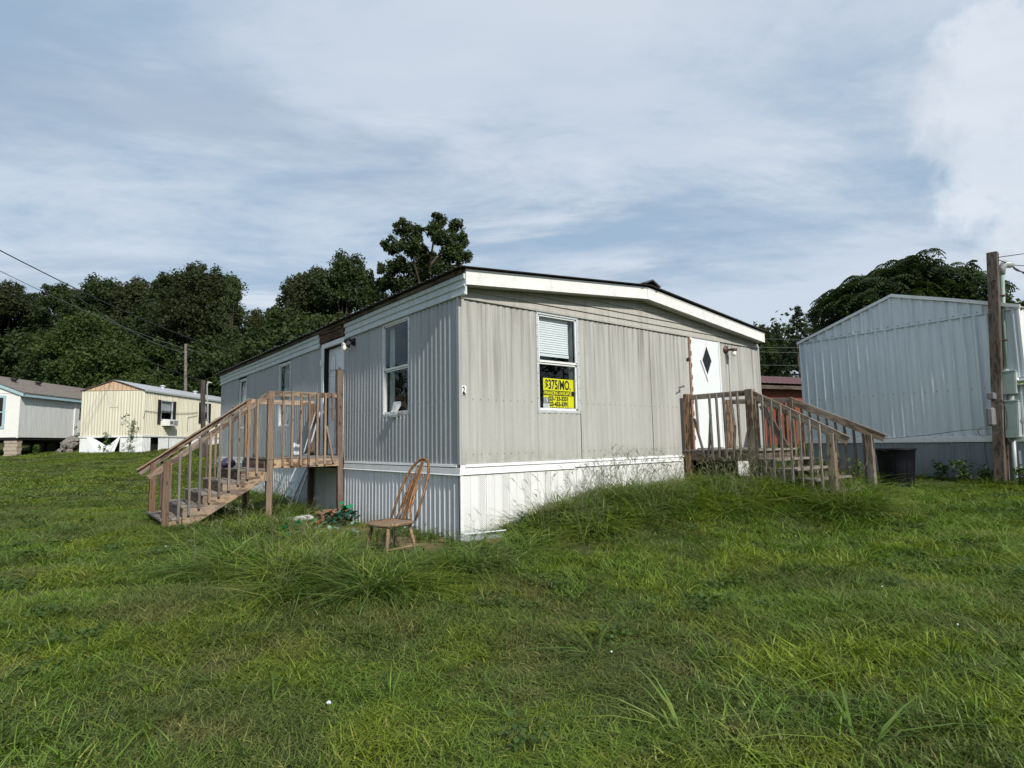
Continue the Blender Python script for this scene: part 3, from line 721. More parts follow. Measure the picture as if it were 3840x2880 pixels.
# left door
m = MB()
m.box(-.035, .03, 3.655, 3.775, 1.06, 3.20); m.box(-.035, .03, 4.625, 4.74, 1.06, 3.20); m.box(-.035, .03, 3.775, 4.625, 3.11, 3.20)
df = m.build('door_frame', 'white', home, bevel=.004)
box('door_jamb', 'whitev', home, -.02, .10, 3.776, 3.80, 1.09, 3.11)
box('door_jamb', 'dark', home, -.02, .10, 4.60, 4.624, 1.09, 3.11)
dl = box('door', 'door2', home, .06, .10, 3.80, 4.60, 1.10, 3.09, bevel=.003)
for y0, y1 in ((3.89, 4.14), (4.26, 4.51)):
    for z0, z1 in ((1.25, 1.80), (1.95, 2.55), (2.68, 2.95)):
        m = MB(); m.prism([(.058, y0, z0), (.058, y1, z0), (.058, y1, z1), (.058, y0, z1)], (-.010, 0, 0)); m.build('door_panel', 'door2', dl, bevel=.006)
        box('door_groove', 'curtain', dl, .0555, .0595, y0 - .012, y1 + .012, z0 - .012, z1 + .012)
box('threshold', 'rooft', home, -.05, .06, 3.70, 4.70, 1.06, 1.095)
box('hinge_cover', 'white', home, -.055, -.034, 4.70, 4.745, 2.78, 2.90)

# ------------------------------------------------------------------ sign and paper in the windows
sg = empty('for_sale_sign', (1.462, .045, 1.74), 0, 'yellow and black $375/MO. financing sign standing inside the end window', 'sign')
sg.rotation_euler = (0, 0, R(1.5))
box('sign_board', 'yellow', sg, 0, .635, 0, .004, 0, .445)
box('black_strip', 'ink', sg, .002, .633, -.0012, 0, .195, .268)
text('price_text', '$375/MO.', 'ink', sg, (.030, -.0008, .292), .190, sx=.68, bold=.0050)
text('financing_text', 'FINANCING AVAILABLE', 'inky', sg, (.014, -.0020, .209), .068, sx=.78, bold=.0026)
text('phone_text', '423-633-3331', 'ink', sg, (.085, -.0008, .122), .086, sx=.88, bold=.0040)
text('phone_text', '423-453-3391', 'ink', sg, (.085, -.0008, .042), .086, sx=.88, bold=.0040)
text('web_text', 'USAPARKS.COM', 'ink', sg, (.125, -.0008, -.028), .075, sx=.82, bold=.0030)
box('number_sticker', 'phone', sg, -.012, .115, -.0045, -.0015, .075, .163)
text('sticker_number', '19', 'ltext', sg, (.0, -.0055, .083), .10, sx=.86, bold=.0008)
box('white_label', 'paper', sg, -.010, .113, -.0040, -.0015, .008, .073)
m = MB()
for i in range(3): m.box(.01, .095, -.0052, -.0042, .024 + i * .014, .027 + i * .014)
m.build('label_lines', 'phone', sg)
pn = empty('paper_note', (-.045, 1.66, 1.70), 0, 'crumpled white paper note hanging over the sill of the side window', 'paper')
m = MB(); n = 7
for i in range(n + 1):
    t_ = i / n; z = .20 - .23 * t_; xx = .02 - .05 * t_ + .012 * math.sin(t_ * 7)
    m.v += [(xx, -.12 + .03 * t_, z), (xx - .01 * math.sin(t_ * 9), .11 + .05 * t_, z + .01 * math.sin(i))]
m.f = [(2 * i, 2 * i + 2, 2 * i + 3, 2 * i + 1) for i in range(n)]; m.build('sheet', 'paper', pn)
m = MB()
for i in range(5): m.box(-.040, -.030, -.07, .09, .075 + i * .018, .079 + i * .018)
m.build('print_lines', 'curtain', pn)
cb = MB(); cb.prism([(.10, -.28, .02), (.10, -.10, .20), (.10, .22, .16), (.10, .30, .10), (.10, -.05, .13)], (-.01, 0, 0))
o = cb.build('folded_card', 'chairseat', pn)

# ------------------------------------------------------------------ left porch
pl = empty('wooden_porch', (0, 3.65, 0), 0, 'tan wooden porch and stairs at the side door, one corner post broken off tall', 'porch')
pl.location = (0, 0, 0)
YN, YF = 3.65, 5.03
def P3(n, p0, p1, mat='woodL', w=.09, t=.09, parent=pl, **k): return bar(n, mat, parent, p0, p1, w, t, **k)
P3('post', (-.075, YN, H(-.07, YN) - .15), (-.115, YN + .02, 2.60), side=(0, 1, 0), mat='woodD', w=.095, t=.095)
MB().tube([(-.115, YN + .02, 2.59), (-.113, YN + .02, 2.66)], .006, 5).build('nail', 'phone', pl)
P3('post', (-1.262, YN + .02, H(-1.25, YN) - .15), (-1.262, YN + .02, 2.165), side=(0, 1, 0))
P3('post', (-1.262, YF, -.1), (-1.262, YF, 2.10), mat='woodO', side=(0, 1, 0))
P3('post', (-.10, YF, -.1), (-.10, YF, 2.08), mat='woodO', side=(0, 1, 0))
P3('post', (-2.70, YN, H(-2.7, YN) - .1), (-2.70, YN, 1.07), mat='woodO', side=(0, 1, 0))
P3('post', (-2.70, YF - .05, H(-2.7, YF) - .1), (-2.70, YF - .05, 1.03), mat='woodO', side=(0, 1, 0))
# rims and joists
P3('rim_board', (-1.21, YN - .02, .985), (-.12, YN - .02, .985), w=.14, t=.04)
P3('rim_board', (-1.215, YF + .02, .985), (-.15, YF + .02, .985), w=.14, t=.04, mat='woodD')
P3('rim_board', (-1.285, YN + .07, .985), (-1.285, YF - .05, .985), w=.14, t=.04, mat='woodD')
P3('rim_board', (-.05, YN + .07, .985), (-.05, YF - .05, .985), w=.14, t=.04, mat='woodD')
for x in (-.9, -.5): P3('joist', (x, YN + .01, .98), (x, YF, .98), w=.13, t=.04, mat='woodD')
for i in range(10):
    y0 = YN - .03 + i * .142; P3('deck_board', (-1.31, y0 + .07, 1.073), (-.045, y0 + .07, 1.073), w=.134, t=.032, side=(0, 1, 0), mat='woodG')
# deck rail
P3('rail', (-1.215, YN + .0, 2.125), (-.135, YN + .02, 2.135), w=.088, t=.038, mat='woodL')
P3('rail', (-1.22, YF, 2.085), (-.06, YF, 2.09), w=.088, t=.038, mat='woodL')
for x in (-1.075, -.925, -.785, -.645, -.505, -.370):
    P3('baluster', (x + rnd.uniform(-.008, .008), YN - .057, .945), (x, YN - .037, 2.16), w=.034, t=.034, side=(0, 1, 0), top_cut=.02)
P3('baluster', (-.235, YN - .030, 1.70), (-.245, YN - .037, 2.155), w=.034, t=.034, side=(0, 1, 0))
P3('baluster', (-.225, YN - .057, .97), (-.345, YN - .045, 1.60), w=.034, t=.034, side=(0, 1, 0))
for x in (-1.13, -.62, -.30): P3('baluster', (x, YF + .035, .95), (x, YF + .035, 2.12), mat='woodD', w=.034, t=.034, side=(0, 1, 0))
# stair rails
def rz(x): return 2.085 + (x + 1.33) * .775
P3('rail', (-1.31, YN - .0, rz(-1.31)), (-2.925, YN, rz(-2.925)), w=.088, t=.038)
P3('rail', (-1.26, YF, 2.09), (-2.90, YF - .03, .875), w=.088, t=.038)
P3('rail_cap', (-1.24, YF - .02, 2.142), (-2.93, YF - .05, .925), w=.088, t=.022, side=(0, 1, 0))
for i in range(9):
    x = -1.475 - i * .1335; P3('baluster', (x + .004, YN - .055, .85 + (x + 1.465) * .60), (x, YN - .040, rz(x) + .055), w=.034, t=.034, side=(0, 1, 0), top_cut=.02, mat=rnd.choice(('woodL', 'woodG', 'woodL')))
for i in range(9):
    if i in (1, 4): continue
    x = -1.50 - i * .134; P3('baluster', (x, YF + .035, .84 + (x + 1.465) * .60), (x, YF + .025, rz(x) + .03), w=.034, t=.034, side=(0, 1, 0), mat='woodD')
# stringers, treads, risers
NX = [-1.72 - .262 * i for i in range(5)]; NZ = [1.085 - .166 * (i + 1) for i in range(5)]
def stringer(y, mat):
    pts = [(-1.33, .91 - .03)]
    top = []
    xprev = -1.33
    for i in range(5):
        top += [(xprev, NZ[i] - .034), (NX[i] + .03, NZ[i] - .034)]; xprev = NX[i] + .03
    bot = [(NX[4] + .03, .10), (NX[4] + .25, .02), (-1.33, .735)]
    m = MB(); m.prism([(x, y, z) for x, z in top + bot], (0, .038, 0)); return m.build('stringer', mat, pl)
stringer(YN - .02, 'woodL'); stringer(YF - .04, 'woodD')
for i in range(5):
    x1 = -1.33 if i == 0 else NX[i - 1] + .03
    n = 3 if i == 0 else 2; wd = (x1 - NX[i]) / n
    for j in range(n):
        P3('tread', (NX[i] + wd * (j + .5), YN - .03, NZ[i] - .016), (NX[i] + wd * (j + .5), YF + .02, NZ[i] - .016), w=wd - .007, t=.034, side=(1, 0, 0), mat='woodG')
    if i: P3('riser', (x1 + .005, YN + .02, NZ[i] + .065), (x1 + .005, YF - .04, NZ[i] + .065), w=.118, t=.02, mat='woodD')
    else: P3('riser', (-1.335, YN + .02, NZ[0] + .055), (-1.335, YF - .04, NZ[0] + .055), w=.11, t=.02, mat='woodD')
P3('block', (-1.36, YN + .012, .72), (-1.36, YN + .012, .86), w=.10, t=.07, side=(1, 0, 0))

# ------------------------------------------------------------------ right porch
pr = empty('wooden_porch', (0, 0, 0), 0, 'grey brown wooden porch with broken balusters at the diamond window door', 'porch')
XA, XB = 4.72, 6.08; YD = -1.30
def Q3(n, p0, p1, mat='woodR', w=.09, t=.09, **k): return bar(n, mat, pr, p0, p1, w, t, **k)
Q3('post', (XA, -.115, .2), (XA - .01, -.13, 2.06), mat='woodO', side=(0, 1, 0), w=.10, t=.10)
Q3('post', (XA + .01, YD, .15), (XA, YD, 2.05), side=(0, 1, 0), w=.12, t=.12)
Q3('post', (XB, -.12, .2), (XB, -.12, 1.98), mat='woodO', side=(0, 1, 0))
Q3('post', (XB, YD, .2), (XB, YD, 1.93), mat='woodD', side=(0, 1, 0))
Q3('post', (XA, -2.49, H(XA, -2.5) - .1), (XA, -2.49, 1.31), side=(0, 1, 0), w=.10, t=.10)
Q3('post', (XB, -2.50, H(XB, -2.5) - .1), (XB, -2.50, 1.29), side=(0, 1, 0), w=.10, t=.10)
for x in (XA - .02, XB): Q3('rim_board', (x, -.17, .975), (x, YD + .06, .975), w=.15, t=.04, mat='woodD')
Q3('rim_board', (XA + .06, YD + .02, .975), (XB - .05, YD + .02, .975), w=.15, t=.04, mat='woodD')
for x in (5.1, 5.55): Q3('joist', (x, -.03, .975), (x, YD, .975), w=.14, t=.04, mat='woodD')
for i in range(9):
    y0 = -.05 - i * .145; Q3('deck_board', (XA - .06, y0 - .07, 1.068), (XB + .05, y0 - .07, 1.068), w=.137, t=.032, side=(0, 1, 0), mat='woodG')
Q3('rail', (XA, -.17, 1.995), (XA, YD + .06, 1.995), w=.088, t=.038)
Q3('rail', (XB, -.05, 1.965), (XB, YD - .02, 1.915), w=.088, t=.038)
XO = XA - .045
for y0, z0, y1, z1 in [(-.355, 1.36, -.33, 2.03), (-.61, .94, -.59, 2.03), (-.74, .94, -.72, 2.03), (-.87, .94, -.85, 2.03), (-1.03, 1.48, -.975, 2.04), (-.99, .93, -1.035, 1.48), (-1.12, .94, -1.10, 2.04),
                       (-.46, .94, -.275, 1.62), (-.53, .94, -.60, 1.68)]:
    Q3('baluster', (XO - .01, y0, z0), (XO, y1, z1), w=.034, t=.034, side=(0, 1, 0), mat='woodG', top_cut=.015 if z1 > 2 else 0)
for y in (-.28, -.46, -.66, -.84, -1.02, -1.16): Q3('baluster', (XB + .04, y, .93), (XB + .04, y, 1.97), w=.034, t=.034, side=(0, 1, 0), mat='woodR')
def ra(y): return 2.0 + (y + 1.3) * .575
def rb(y): return 1.915 + (y + 1.3) * .485
Q3('rail', (XA, -1.27, 2.005), (XA, -2.72, ra(-2.72) + .02), w=.12, t=.038)
Q3('rail', (XB, -1.28, 1.915), (XB, -2.72, rb(-2.72)), w=.12, t=.038)
for i in range(7):
    y = -1.52 - i * .139; Q3('baluster', (XO - .012, y, .78 + (y + 1.5) * .52 - .05), (XO, y, ra(y) + .06), w=.034, t=.034, side=(0, 1, 0), mat='woodG', top_cut=.02)
for i in range(8):
    y = -1.46 - i * .135; Q3('baluster', (XB + .035, y, .78 + (y + 1.5) * .52 - .02), (XB + .035, y, rb(y) + .02), w=.034, t=.034, side=(0, 1, 0), mat='woodR')
NYs = [-1.64, -1.93, -2.22, -2.53]; NZs = [.93, .785, .64, .49]
for x in (XA + .035, XB - .06):
    top = []; yp = YD
    for i in range(4): top += [(yp, NZs[i] - .034), (NYs[i] + .02, NZs[i] - .034)]; yp = NYs[i] + .02
    m = MB(); m.prism([(x, y, z) for y, z in top + [(-2.51, .22), (-2.25, .25), (YD, .74)]], (.038, 0, 0)); m.build('stringer', 'woodR', pr)
for i in range(4):
    y1 = YD if i == 0 else NYs[i - 1] + .03; n = 2; wd = (y1 - NYs[i]) / n
    for j in range(n): Q3('tread', (XA + .02, NYs[i] + wd * (j + .5), NZs[i] - .016), (XB - .01, NYs[i] + wd * (j + .5), NZs[i] - .016), w=wd - .007, t=.034, side=(0, 1, 0), mat='woodG')
    Q3('riser', (5.55, y1 + .005, NZs[i] - .03), (5.55, y1 + .005, NZs[i] + .10), w=.06, t=.04, side=(1, 0, 0))
bd = bar('leaning_board', 'woodD', None, (5.98, -1.22, 1.09), (6.02, -.80, 1.86), .12, .03, side=(0, 0, 1)); tag(bd, 'dark plank leaning against the wall inside the right porch', 'board')
bd2 = MB().prism([(6.01, -.62, 1.09), (6.01, -.40, 1.09), (6.01, -.47, 1.36), (6.01, -.60, 1.55), (6.01, -.68, 1.40)], (.04, 0, 0)).build('curved_panel', 'phone', None); tag(bd2, 'small dark panel propped between the right porch balusters', 'panel')

# ------------------------------------------------------------------ things leaning round the left porch
sdr = empty('storm_door', (-.62, 5.35, 0), 0, 'old glass storm door leaning on the wall under the side porch', 'door')
def lean(parent, x0, z0, x1, z1, y0, y1, fr, mat, gmat):
    """framed pane leaning: bottom edge at x0,z0, top at x1,z1, spanning y0..y1"""
    for p0, p1 in (((x0, y0, z0), (x1, y0, z1)), ((x0, y1, z0), (x1, y1, z1))): bar('frame_stile', mat, parent, p0, p1, fr, .025, side=(0, 1, 0))
    for k in (0, 1):
        xx, zz = (x0, z0) if k == 0 else (x1, z1); bar('frame_rail', mat, parent, (xx, y0 + .02, zz), (xx, y1 - .02, zz), fr, .024, side=(x1 - x0, 0, z1 - z0))
    MB().poly([(x0, y0, z0), (x0, y1, z0), (x1, y1, z1), (x1, y0, z1)]).build('pane', gmat, parent)
sdr.location = (0, 0, 0)
lean(sdr, -.40, .05, -.06, .86, 5.35, 5.95, .022, 'winframe', glassmat('greenish glass', (.62, .72, .68), .8))
st2 = empty('aluminium_strip', (0, 0, 0), 0, 'thin white metal strip leaning on the skirting behind the porch post', 'strip')
bar('strip', 'white', st2, (-.42, 5.05, .02), (-.05, 5.12, .95), .045, .02, side=(0, 1, 0))
sdr2 = empty('window_sash', (0, 0, 0), 0, 'loose framed window leaning on the wall on the porch deck', 'window')
lean(sdr2, -.26, 1.10, -.04, 1.90, 4.76, 4.99, .022, 'winframe', glassmat('dusty dark glass', (.25, .27, .28)))
m = MB(); brn = random.Random(3)
for i in range(7):
    a = brn.uniform(0, 6.28); r_ = brn.uniform(.02, .08); m.tube([(-.45 + r_ * math.cos(a), 4.85 + r_ * math.sin(a), 1.10), (-.45 + r_ * 1.6 * math.cos(a + .5), 4.85 + .5 * r_, 1.22 + brn.uniform(0, .08)), (-.42 + brn.uniform(-.05, .05), 4.9, 1.10)], [.03, .04, .01], 5)
tag(m.build('plastic_wrap', 'bag', None, smooth=True), 'crumpled translucent plastic on the side porch deck', 'plastic')
m = MB()
m.lathe([(.08, 0), (.13, .04), (.12, .10), (.07, .15), (.02, .18)], (-1.62, 4.80, .92), 10)
o = m.build('plastic_bag', 'purple', None, smooth=True); tag(o, 'purple and clear plastic bag on the top stair of the side porch', 'bag')
o2 = MB().lathe([(.07, 0), (.10, .04), (.09, .10), (.04, .14)], (-1.80, 4.86, .92), 9).build('clear_end', 'clear', o, smooth=True)

# ------------------------------------------------------------------ broken bow-back chair
ch = empty('wooden_chair', (-.95, .04, -.10), R(12), 'brown bow-back wooden chair standing in the grass beside the skirting', 'chair')
m = MB(); n = 26; prof = []
for k in range(n):
    a = 2 * math.pi * k / n; c_, s_ = math.cos(a), math.sin(a)
    rx = .215 * (abs(c_) ** .7) * (1 if c_ > 0 else -1); ry = .205 * (abs(s_) ** .8) * (1 if s_ > 0 else -1)
    prof.append((rx * (1 + .06 * s_), ry))
rings = [(.90, -.030), (1.0, -.015), (1.0, .0), (.96, .012), (.70, .004), (.35, -.006)]
for s_, h in rings: m.v += [(x * s_, y * s_, .43 + h) for x, y in prof]
for i in range(len(rings) - 1):
    for k in range(n): m.f.append((i * n + k, i * n + (k + 1) % n, (i + 1) * n + (k + 1) % n, (i + 1) * n + k))
m.f += [tuple(range(n))[::-1], tuple(range((len(rings) - 1) * n, len(rings) * n))]
m.build('seat', 'chairseat', ch, smooth=True)
ch.scale = (1.17, 1.17, 1.10)
# the back stands on +x side, reclining
def bk(u, h):   # u across, h height along the back
    return Vector((0.155 + h * .45 - .02 * math.sin(h * 3), u, .44 + h * .96))
bow = []
for i in range(25):
    t_ = i / 24; a = math.pi * t_
    u = -.185 * math.cos(a) * (1 + .10 * math.sin(a)); h = .66 * (math.sin(a) ** .62)
    bow.append(bk(u, h))
MB().tube(bow, [.0125 + .003 * math.sin(math.pi * i / 24) for i in range(25)], 8).build('bow', 'chair', ch, smooth=True)
for u in (-.105, -.052, .052, .105):
    hh = .60 * (1 - (abs(u) / .19) ** 3)
    pts = [bk(u * (1 - .35 * math.sin(math.pi * t_ * .9)), hh * t_) + Vector((-.012 * math.sin(math.pi * t_), 0, 0)) for t_ in [i / 10 for i in range(11)]]
    MB().tube(pts, [.007, .008, .009, .011, .013, .013, .011, .009, .008, .007, .006], 6).build('spindle', 'chair', ch, smooth=True)
m = MB()
wd = [.016, .018, .022, .030, .036, .034, .028, .022, .02, .02, .018]
for i in range(11):
    t_ = i / 10; p = bk(0, .645 * t_); m.v += [tuple(p + Vector((-.006, -wd[i], 0))), tuple(p + Vector((-.006, wd[i], 0))), tuple(p + Vector((.006, wd[i], 0))), tuple(p + Vector((.006, -wd[i], 0)))]
for i in range(10):
    for k in range(4): m.f.append((4 * i + k, 4 * i + (k + 1) % 4, 4 * i + 4 + (k + 1) % 4, 4 * i + 4 + k))
m.build('splat', 'chair', ch)
for sx, sy in ((-1, -1), (-1, 1), (1, -1), (1, 1)):
    MB().tube([(sx * .13, sy * .12, .415), (sx * .15, sy * .14, .28), (sx * .165, sy * .152, .2), (sx * .19, sy * .175, -.06)], [.014, .021, .013, .017], 8).build('leg', 'chairseat', ch, smooth=True)
MB().tube([(-.155, -.14, .18), (.155, -.14, .18)], .009, 6).build('stretcher', 'chairseat', ch)
MB().tube([(-.155, .14, .18), (.155, .14, .18)], .009, 6).build('stretcher', 'chairseat', ch)

# ------------------------------------------------------------------ litter by the wall
def leafpatch(name, mat, c, r, n, size, seed, label, cat, zr=.15):
    g = random.Random(seed); m = MB()
    for i in range(n):
        a = g.uniform(0, 6.28); d = r * math.sqrt(g.random()); x, y = c[0] + d * math.cos(a), c[1] + d * math.sin(a); z = H(x, y) + g.uniform(.02, zr)
        q = Euler((g.uniform(-.9, .9), g.uniform(-.9, .9), g.uniform(0, 6.28))).to_matrix(); s_ = size * g.uniform(.6, 1.2)
        lf = [(0, -.5, 0), (.32, -.2, .05), (.36, .15, .05), (0, .6, -.05), (-.36, .15, .05), (-.32, -.2, .05)]
        b = len(m.v); m.v += [tuple(Vector((x, y, z)) + q @ (Vector(p) * s_)) for p in lf]; m.f += [(b, b + 1, b + 2, b + 3), (b, b + 3, b + 4, b + 5)]
    o = m.build(name, mat); tag(o, label, cat); return o
leafpatch('plastic_ivy', 'plasticgreen', (-.42, 2.75), .15, 14, .15, 1, 'bright green plastic leaves heaped beside the tall porch post', 'plastic plant', .34)
leafpatch('plastic_ivy', 'plasticdark', (-.52, 2.62), .30, 70, .10, 2, 'dark green plastic vine lying in front of the tall porch post', 'plastic plant', .24)
leafpatch('plastic_ivy', 'plasticblue', (-1.02, 1.55), .32, 34, .055, 3, 'faded bluish plastic leaves in the grass near the chair', 'plastic plant', .22)
leafpatch('plastic_ivy', 'plasticgreen', (-1.62, 1.55), .14, 12, .09, 4, 'bright green plastic sprig alone in the grass before the porch', 'plastic plant', .28)
leafpatch('plastic_ivy', 'plasticgreen', (-.9, 2.55), .12, 9, .07, 5, 'small green plastic leaves beside the orange petals', 'plastic plant', .14)
leafpatch('plastic_flower', 'orange', (-.80, 2.9), .12, 9, .09, 6, 'faded orange plastic petals by the white board', 'plastic flower', .10)
o = bar('white_board', 'white', None, (-1.30, 3.05, H(-1.3, 3.05) + .07), (-.70, 3.25, H(-.7, 3.25) + .10), .13, .03, side=(0, 1, .3), bevel=.004); tag(o, 'white foam board lying on the sand under the side porch', 'board')
wk = empty('wicker_tray', (-.42, 3.12, H(-.4, 3.1) + .02), R(15), 'shallow brown wicker tray tipped up beside the tall porch post', 'tray')
m = MB(); m.lathe([(.24, 0), (.27, .05), (.29, .16), (.275, .16), (.25, .05), (.2, .02)], (0, 0, 0), 26, sy=.7); m.build('woven_side', 'wicker', wk)
m = MB(); m.tube([(.285 * math.cos(a), .2 * math.sin(a), .165) for a in [2 * math.pi * k / 26 for k in range(27)]], .014, 6); m.build('rim', 'wicker', wk)
tr = empty('plastic_tray', (-.02, -.42, H(0, -.42) + .10), R(-10), 'clear plastic tray with a lid lying in the grass at the house corner', 'tray')
box('tray_base', 'clear', tr, -.26, .26, -.13, .13, 0, .012, bevel=.004)
for a in ((-.26, .26, -.13, -.122, .0, .09), (-.26, .26, .122, .13, .0, .09), (-.26, -.252, -.122, .122, 0, .09), (.252, .26, -.122, .122, 0, .09)): box('tray_wall', 'clear', tr, *a)
box('tray_rim', 'bag', tr, -.275, .275, -.145, -.13, .085, .095)
o = MB().prism([(-.02, 0, 0), (.30, .05, 0), (.36, .16, .02), (.10, .2, .05), (-.05, .12, .03)], (0, 0, .035)).build('orange_lid', 'orange', None, bevel=.006); o.scale = (.7, .7, .8); o.location = (.02, -.60, H(.1, -.6) + .03); tag(o, 'faded orange plastic lid in the grass at the house corner', 'lid')
def litter(loc, s_, label, mat='paper', seed=0):
    g = random.Random(seed); bm = bmesh.new(); bmesh.ops.create_icosphere(bm, subdivisions=2, radius=s_)
    for v in bm.verts: v.co *= g.uniform(.65, 1.15); v.co.z *= .6
    me = bpy.data.meshes.new('litter'); bm.to_mesh(me); bm.free(); o = link('litter', me, mat); o.location = (loc[0], loc[1], H(*loc) + .05); tag(o, label, 'litter')
litter((-2.62, 2.15), .038, 'crumpled white paper in the grass in front of the stairs', seed=1)
litter((-2.86, -3.0), .014, 'tiny pale pebble of litter in the near lawn', 'bag', 2)
litter((-2.92, 2.0), .02, 'small white scrap between the stairs and the left lawn', 'paper', 3)

# ------------------------------------------------------------------ pale blue trailer
bt = empty('mobile_home', (9.17, -.13, 0), R(-94.6), 'pale blue ribbed steel mobile home with slate skirting behind the trash can', 'mobile home')
BW, BL = 3.86, 13.0
def bz(x): return 3.385 + (4.04 - 3.385) * x / 1.94 if x < 1.94 else 4.04 - (4.04 - 3.43) * (x - 1.94) / (BW - 1.94)
corr('siding_panel', bt, 'blue', 'y', 0, .0, 3.20, 1.235, 3.392, .184, .024, kind='ridge', phase=.08)
corr('siding_panel', bt, 'blue', 'y', -.001, 3.203, BW, 1.235, 3.41, .184, .024, kind='ridge', phase=.08)
corr('gable_panel', bt, 'blue', 'y', -.010, .0, BW, 3.395, lambda a: max(3.396, bz(a) - .01), .184, .024, kind='ridge', phase=.02)
m = MB(); m.prism([(0, -.030, 3.385), (BW, -.030, 3.415), (BW, -.030, 3.40), (0, -.030, 3.37)], (0, .012, 0)); m.build('gable_seam', 'blue', bt)
box('siding_trim', 'white', bt, -.03, BW + .02, -.035, -.004, 1.125, 1.235, bevel=.004)
box('siding_trim', 'white', bt, BW + .004, BW + .035, -.03, BL, 1.125, 1.235)
corr('skirting_sheet', bt, 'blueskirt', 'y', 0, 0, BW, .2, 1.125, .236, .02, kind='rib', phase=.1)
corr('skirting_sheet', bt, 'blueskirt', 'x', BW, 0, BL, .2, 1.125, .236, .02, kind='rib', out=1)
corr('skirting_sheet', bt, 'blueskirt', 'x', 0, 0, BL, .2, 1.125, .236, .02, kind='rib', out=-1)
corr('side_siding', bt, 'white', 'x', BW, 0, BL, 1.235, 3.43, .184, .024, kind='ridge', out=1)
corr('side_siding', bt, 'white', 'x', 0, 0, BL, 1.235, 3.385, .184, .024, kind='ridge', out=-1)
box('corner_trim', 'blue', bt, -.022, .02, -.024, .03, 1.235, 3.39); box('corner_trim', 'white', bt, BW - .01, BW + .024, -.026, .03, 1.235, 3.43)
def strip(name, mat, parent, xs, zf, y0, y1, d0, d1): return slab(name, mat, xs, zf, y0, y1, d0, d1, parent)
strip('roof_sheet', 'roofgrey', bt, [-.04, 1.94, BW + .05], bz, -.03, BL, .012, .03)
strip('roof_edge', 'winframe', bt, [-.05, 1.94], bz, -.055, -.02, -.012, .045)
strip('roof_edge', 'fascia', bt, [1.943, 2.9, BW + .05], lambda x: bz(x) + (.012 if 2 < x < 3.5 else 0), -.055, -.02, -.012, .052)
m = MB()
for i in range(20):
    u = .17 + i * .184
    for z in (2.08, 1.255): m.box(u - .006, u + .006, -.012, -.001, z - .006, z + .006)
    m.box(u - .007, u + .007, -.034, -.020, 3.415 + u * .008, 3.427 + u * .008)
tag(m.build('siding_screws', 'interior', bt), kind='stuff')

# ------------------------------------------------------------------ trash can
tc_ = empty('trash_can', (8.02, -2.22, H(8.02, -2.22) - .02), R(-20), 'black plastic trash can standing in the grass by the slate skirting', 'trash can'); tc_.scale = (1.12, 1.12, 1.06)
m = MB(); m.lathe([(.215, 0), (.225, .02), (.255, .40), (.275, .62), (.285, .63), (.285, .66), (.262, .66), (.235, .30), (.20, .04)], (0, 0, 0), 28); m.build('bin_body', 'trashbin', tc_, smooth=True)
m = MB(); m.tube([(.285 * math.cos(a), .285 * math.sin(a), .655) for a in [2 * math.pi * k / 28 for k in range(29)]], .016, 6); m.build('rim', 'trashbin', tc_)
for s_ in (-1, 1): MB().tube([(s_ * .27, -.07, .62), (s_ * .345, -.06, .645), (s_ * .345, .06, .645), (s_ * .27, .07, .62)], .012, 6).build('handle', 'trashbin', tc_)
m = MB()
for k in range(10):
    a = 2 * math.pi * k / 10; m.tube([(.228 * math.cos(a), .228 * math.sin(a), .08), (.262 * math.cos(a), .262 * math.sin(a), .52)], .008, 4)
m.build('ribs', 'trashbin', tc_)

# ------------------------------------------------------------------ service pole with meter
UP = empty('utility_pole', (8.60, -3.56, H(8.5, -3.5) - .05), 0, 'square timber service pole with grey conduit, electric meter and switch box', 'utility pole')
UP.rotation_euler = Euler((0, 0, 0)); 
RG = Vector((.78, -.625, 0)); FW = Vector((-.625, -.78, 0))
leanv = RG * .068
def up_(r, f, h): return RG * r + FW * f + Vector((0, 0, h)) + leanv * h
bar('post', 'wooddark', UP, up_(0, 0, -.2), up_(0, 0, 4.10), .15, .135, side=(0, 1, 0), bevel=.006)
cr_ = .155
MB().tube([up_(cr_, 0, 3.75), up_(cr_, 0, 2.02)], .034, 10).build('conduit', 'pvc', UP, smooth=True)
MB().tube([up_(cr_, 0, 2.02), up_(cr_, 0, 1.95)], .05, 10).build('conduit_collar', 'galvl', UP)
m = MB(); m.tube([up_(cr_, 0, 3.70), up_(cr_, 0, 3.82), up_(cr_ + .05, 0, 3.89), up_(cr_ + .16, .02, 3.87), up_(cr_ + .20, .02, 3.85)], [.045, .06, .075, .06, .02], 10); m.build('weatherhead', 'galvl', UP, smooth=True)
for h in (3.32, 1.98 + .55): 
    m = MB(); m.tube([up_(cr_ - .09, .03, h), up_(cr_, .045, h), up_(cr_ + .045, 0, h)], .012, 5); m.build('conduit_strap', 'brownlamp', UP)
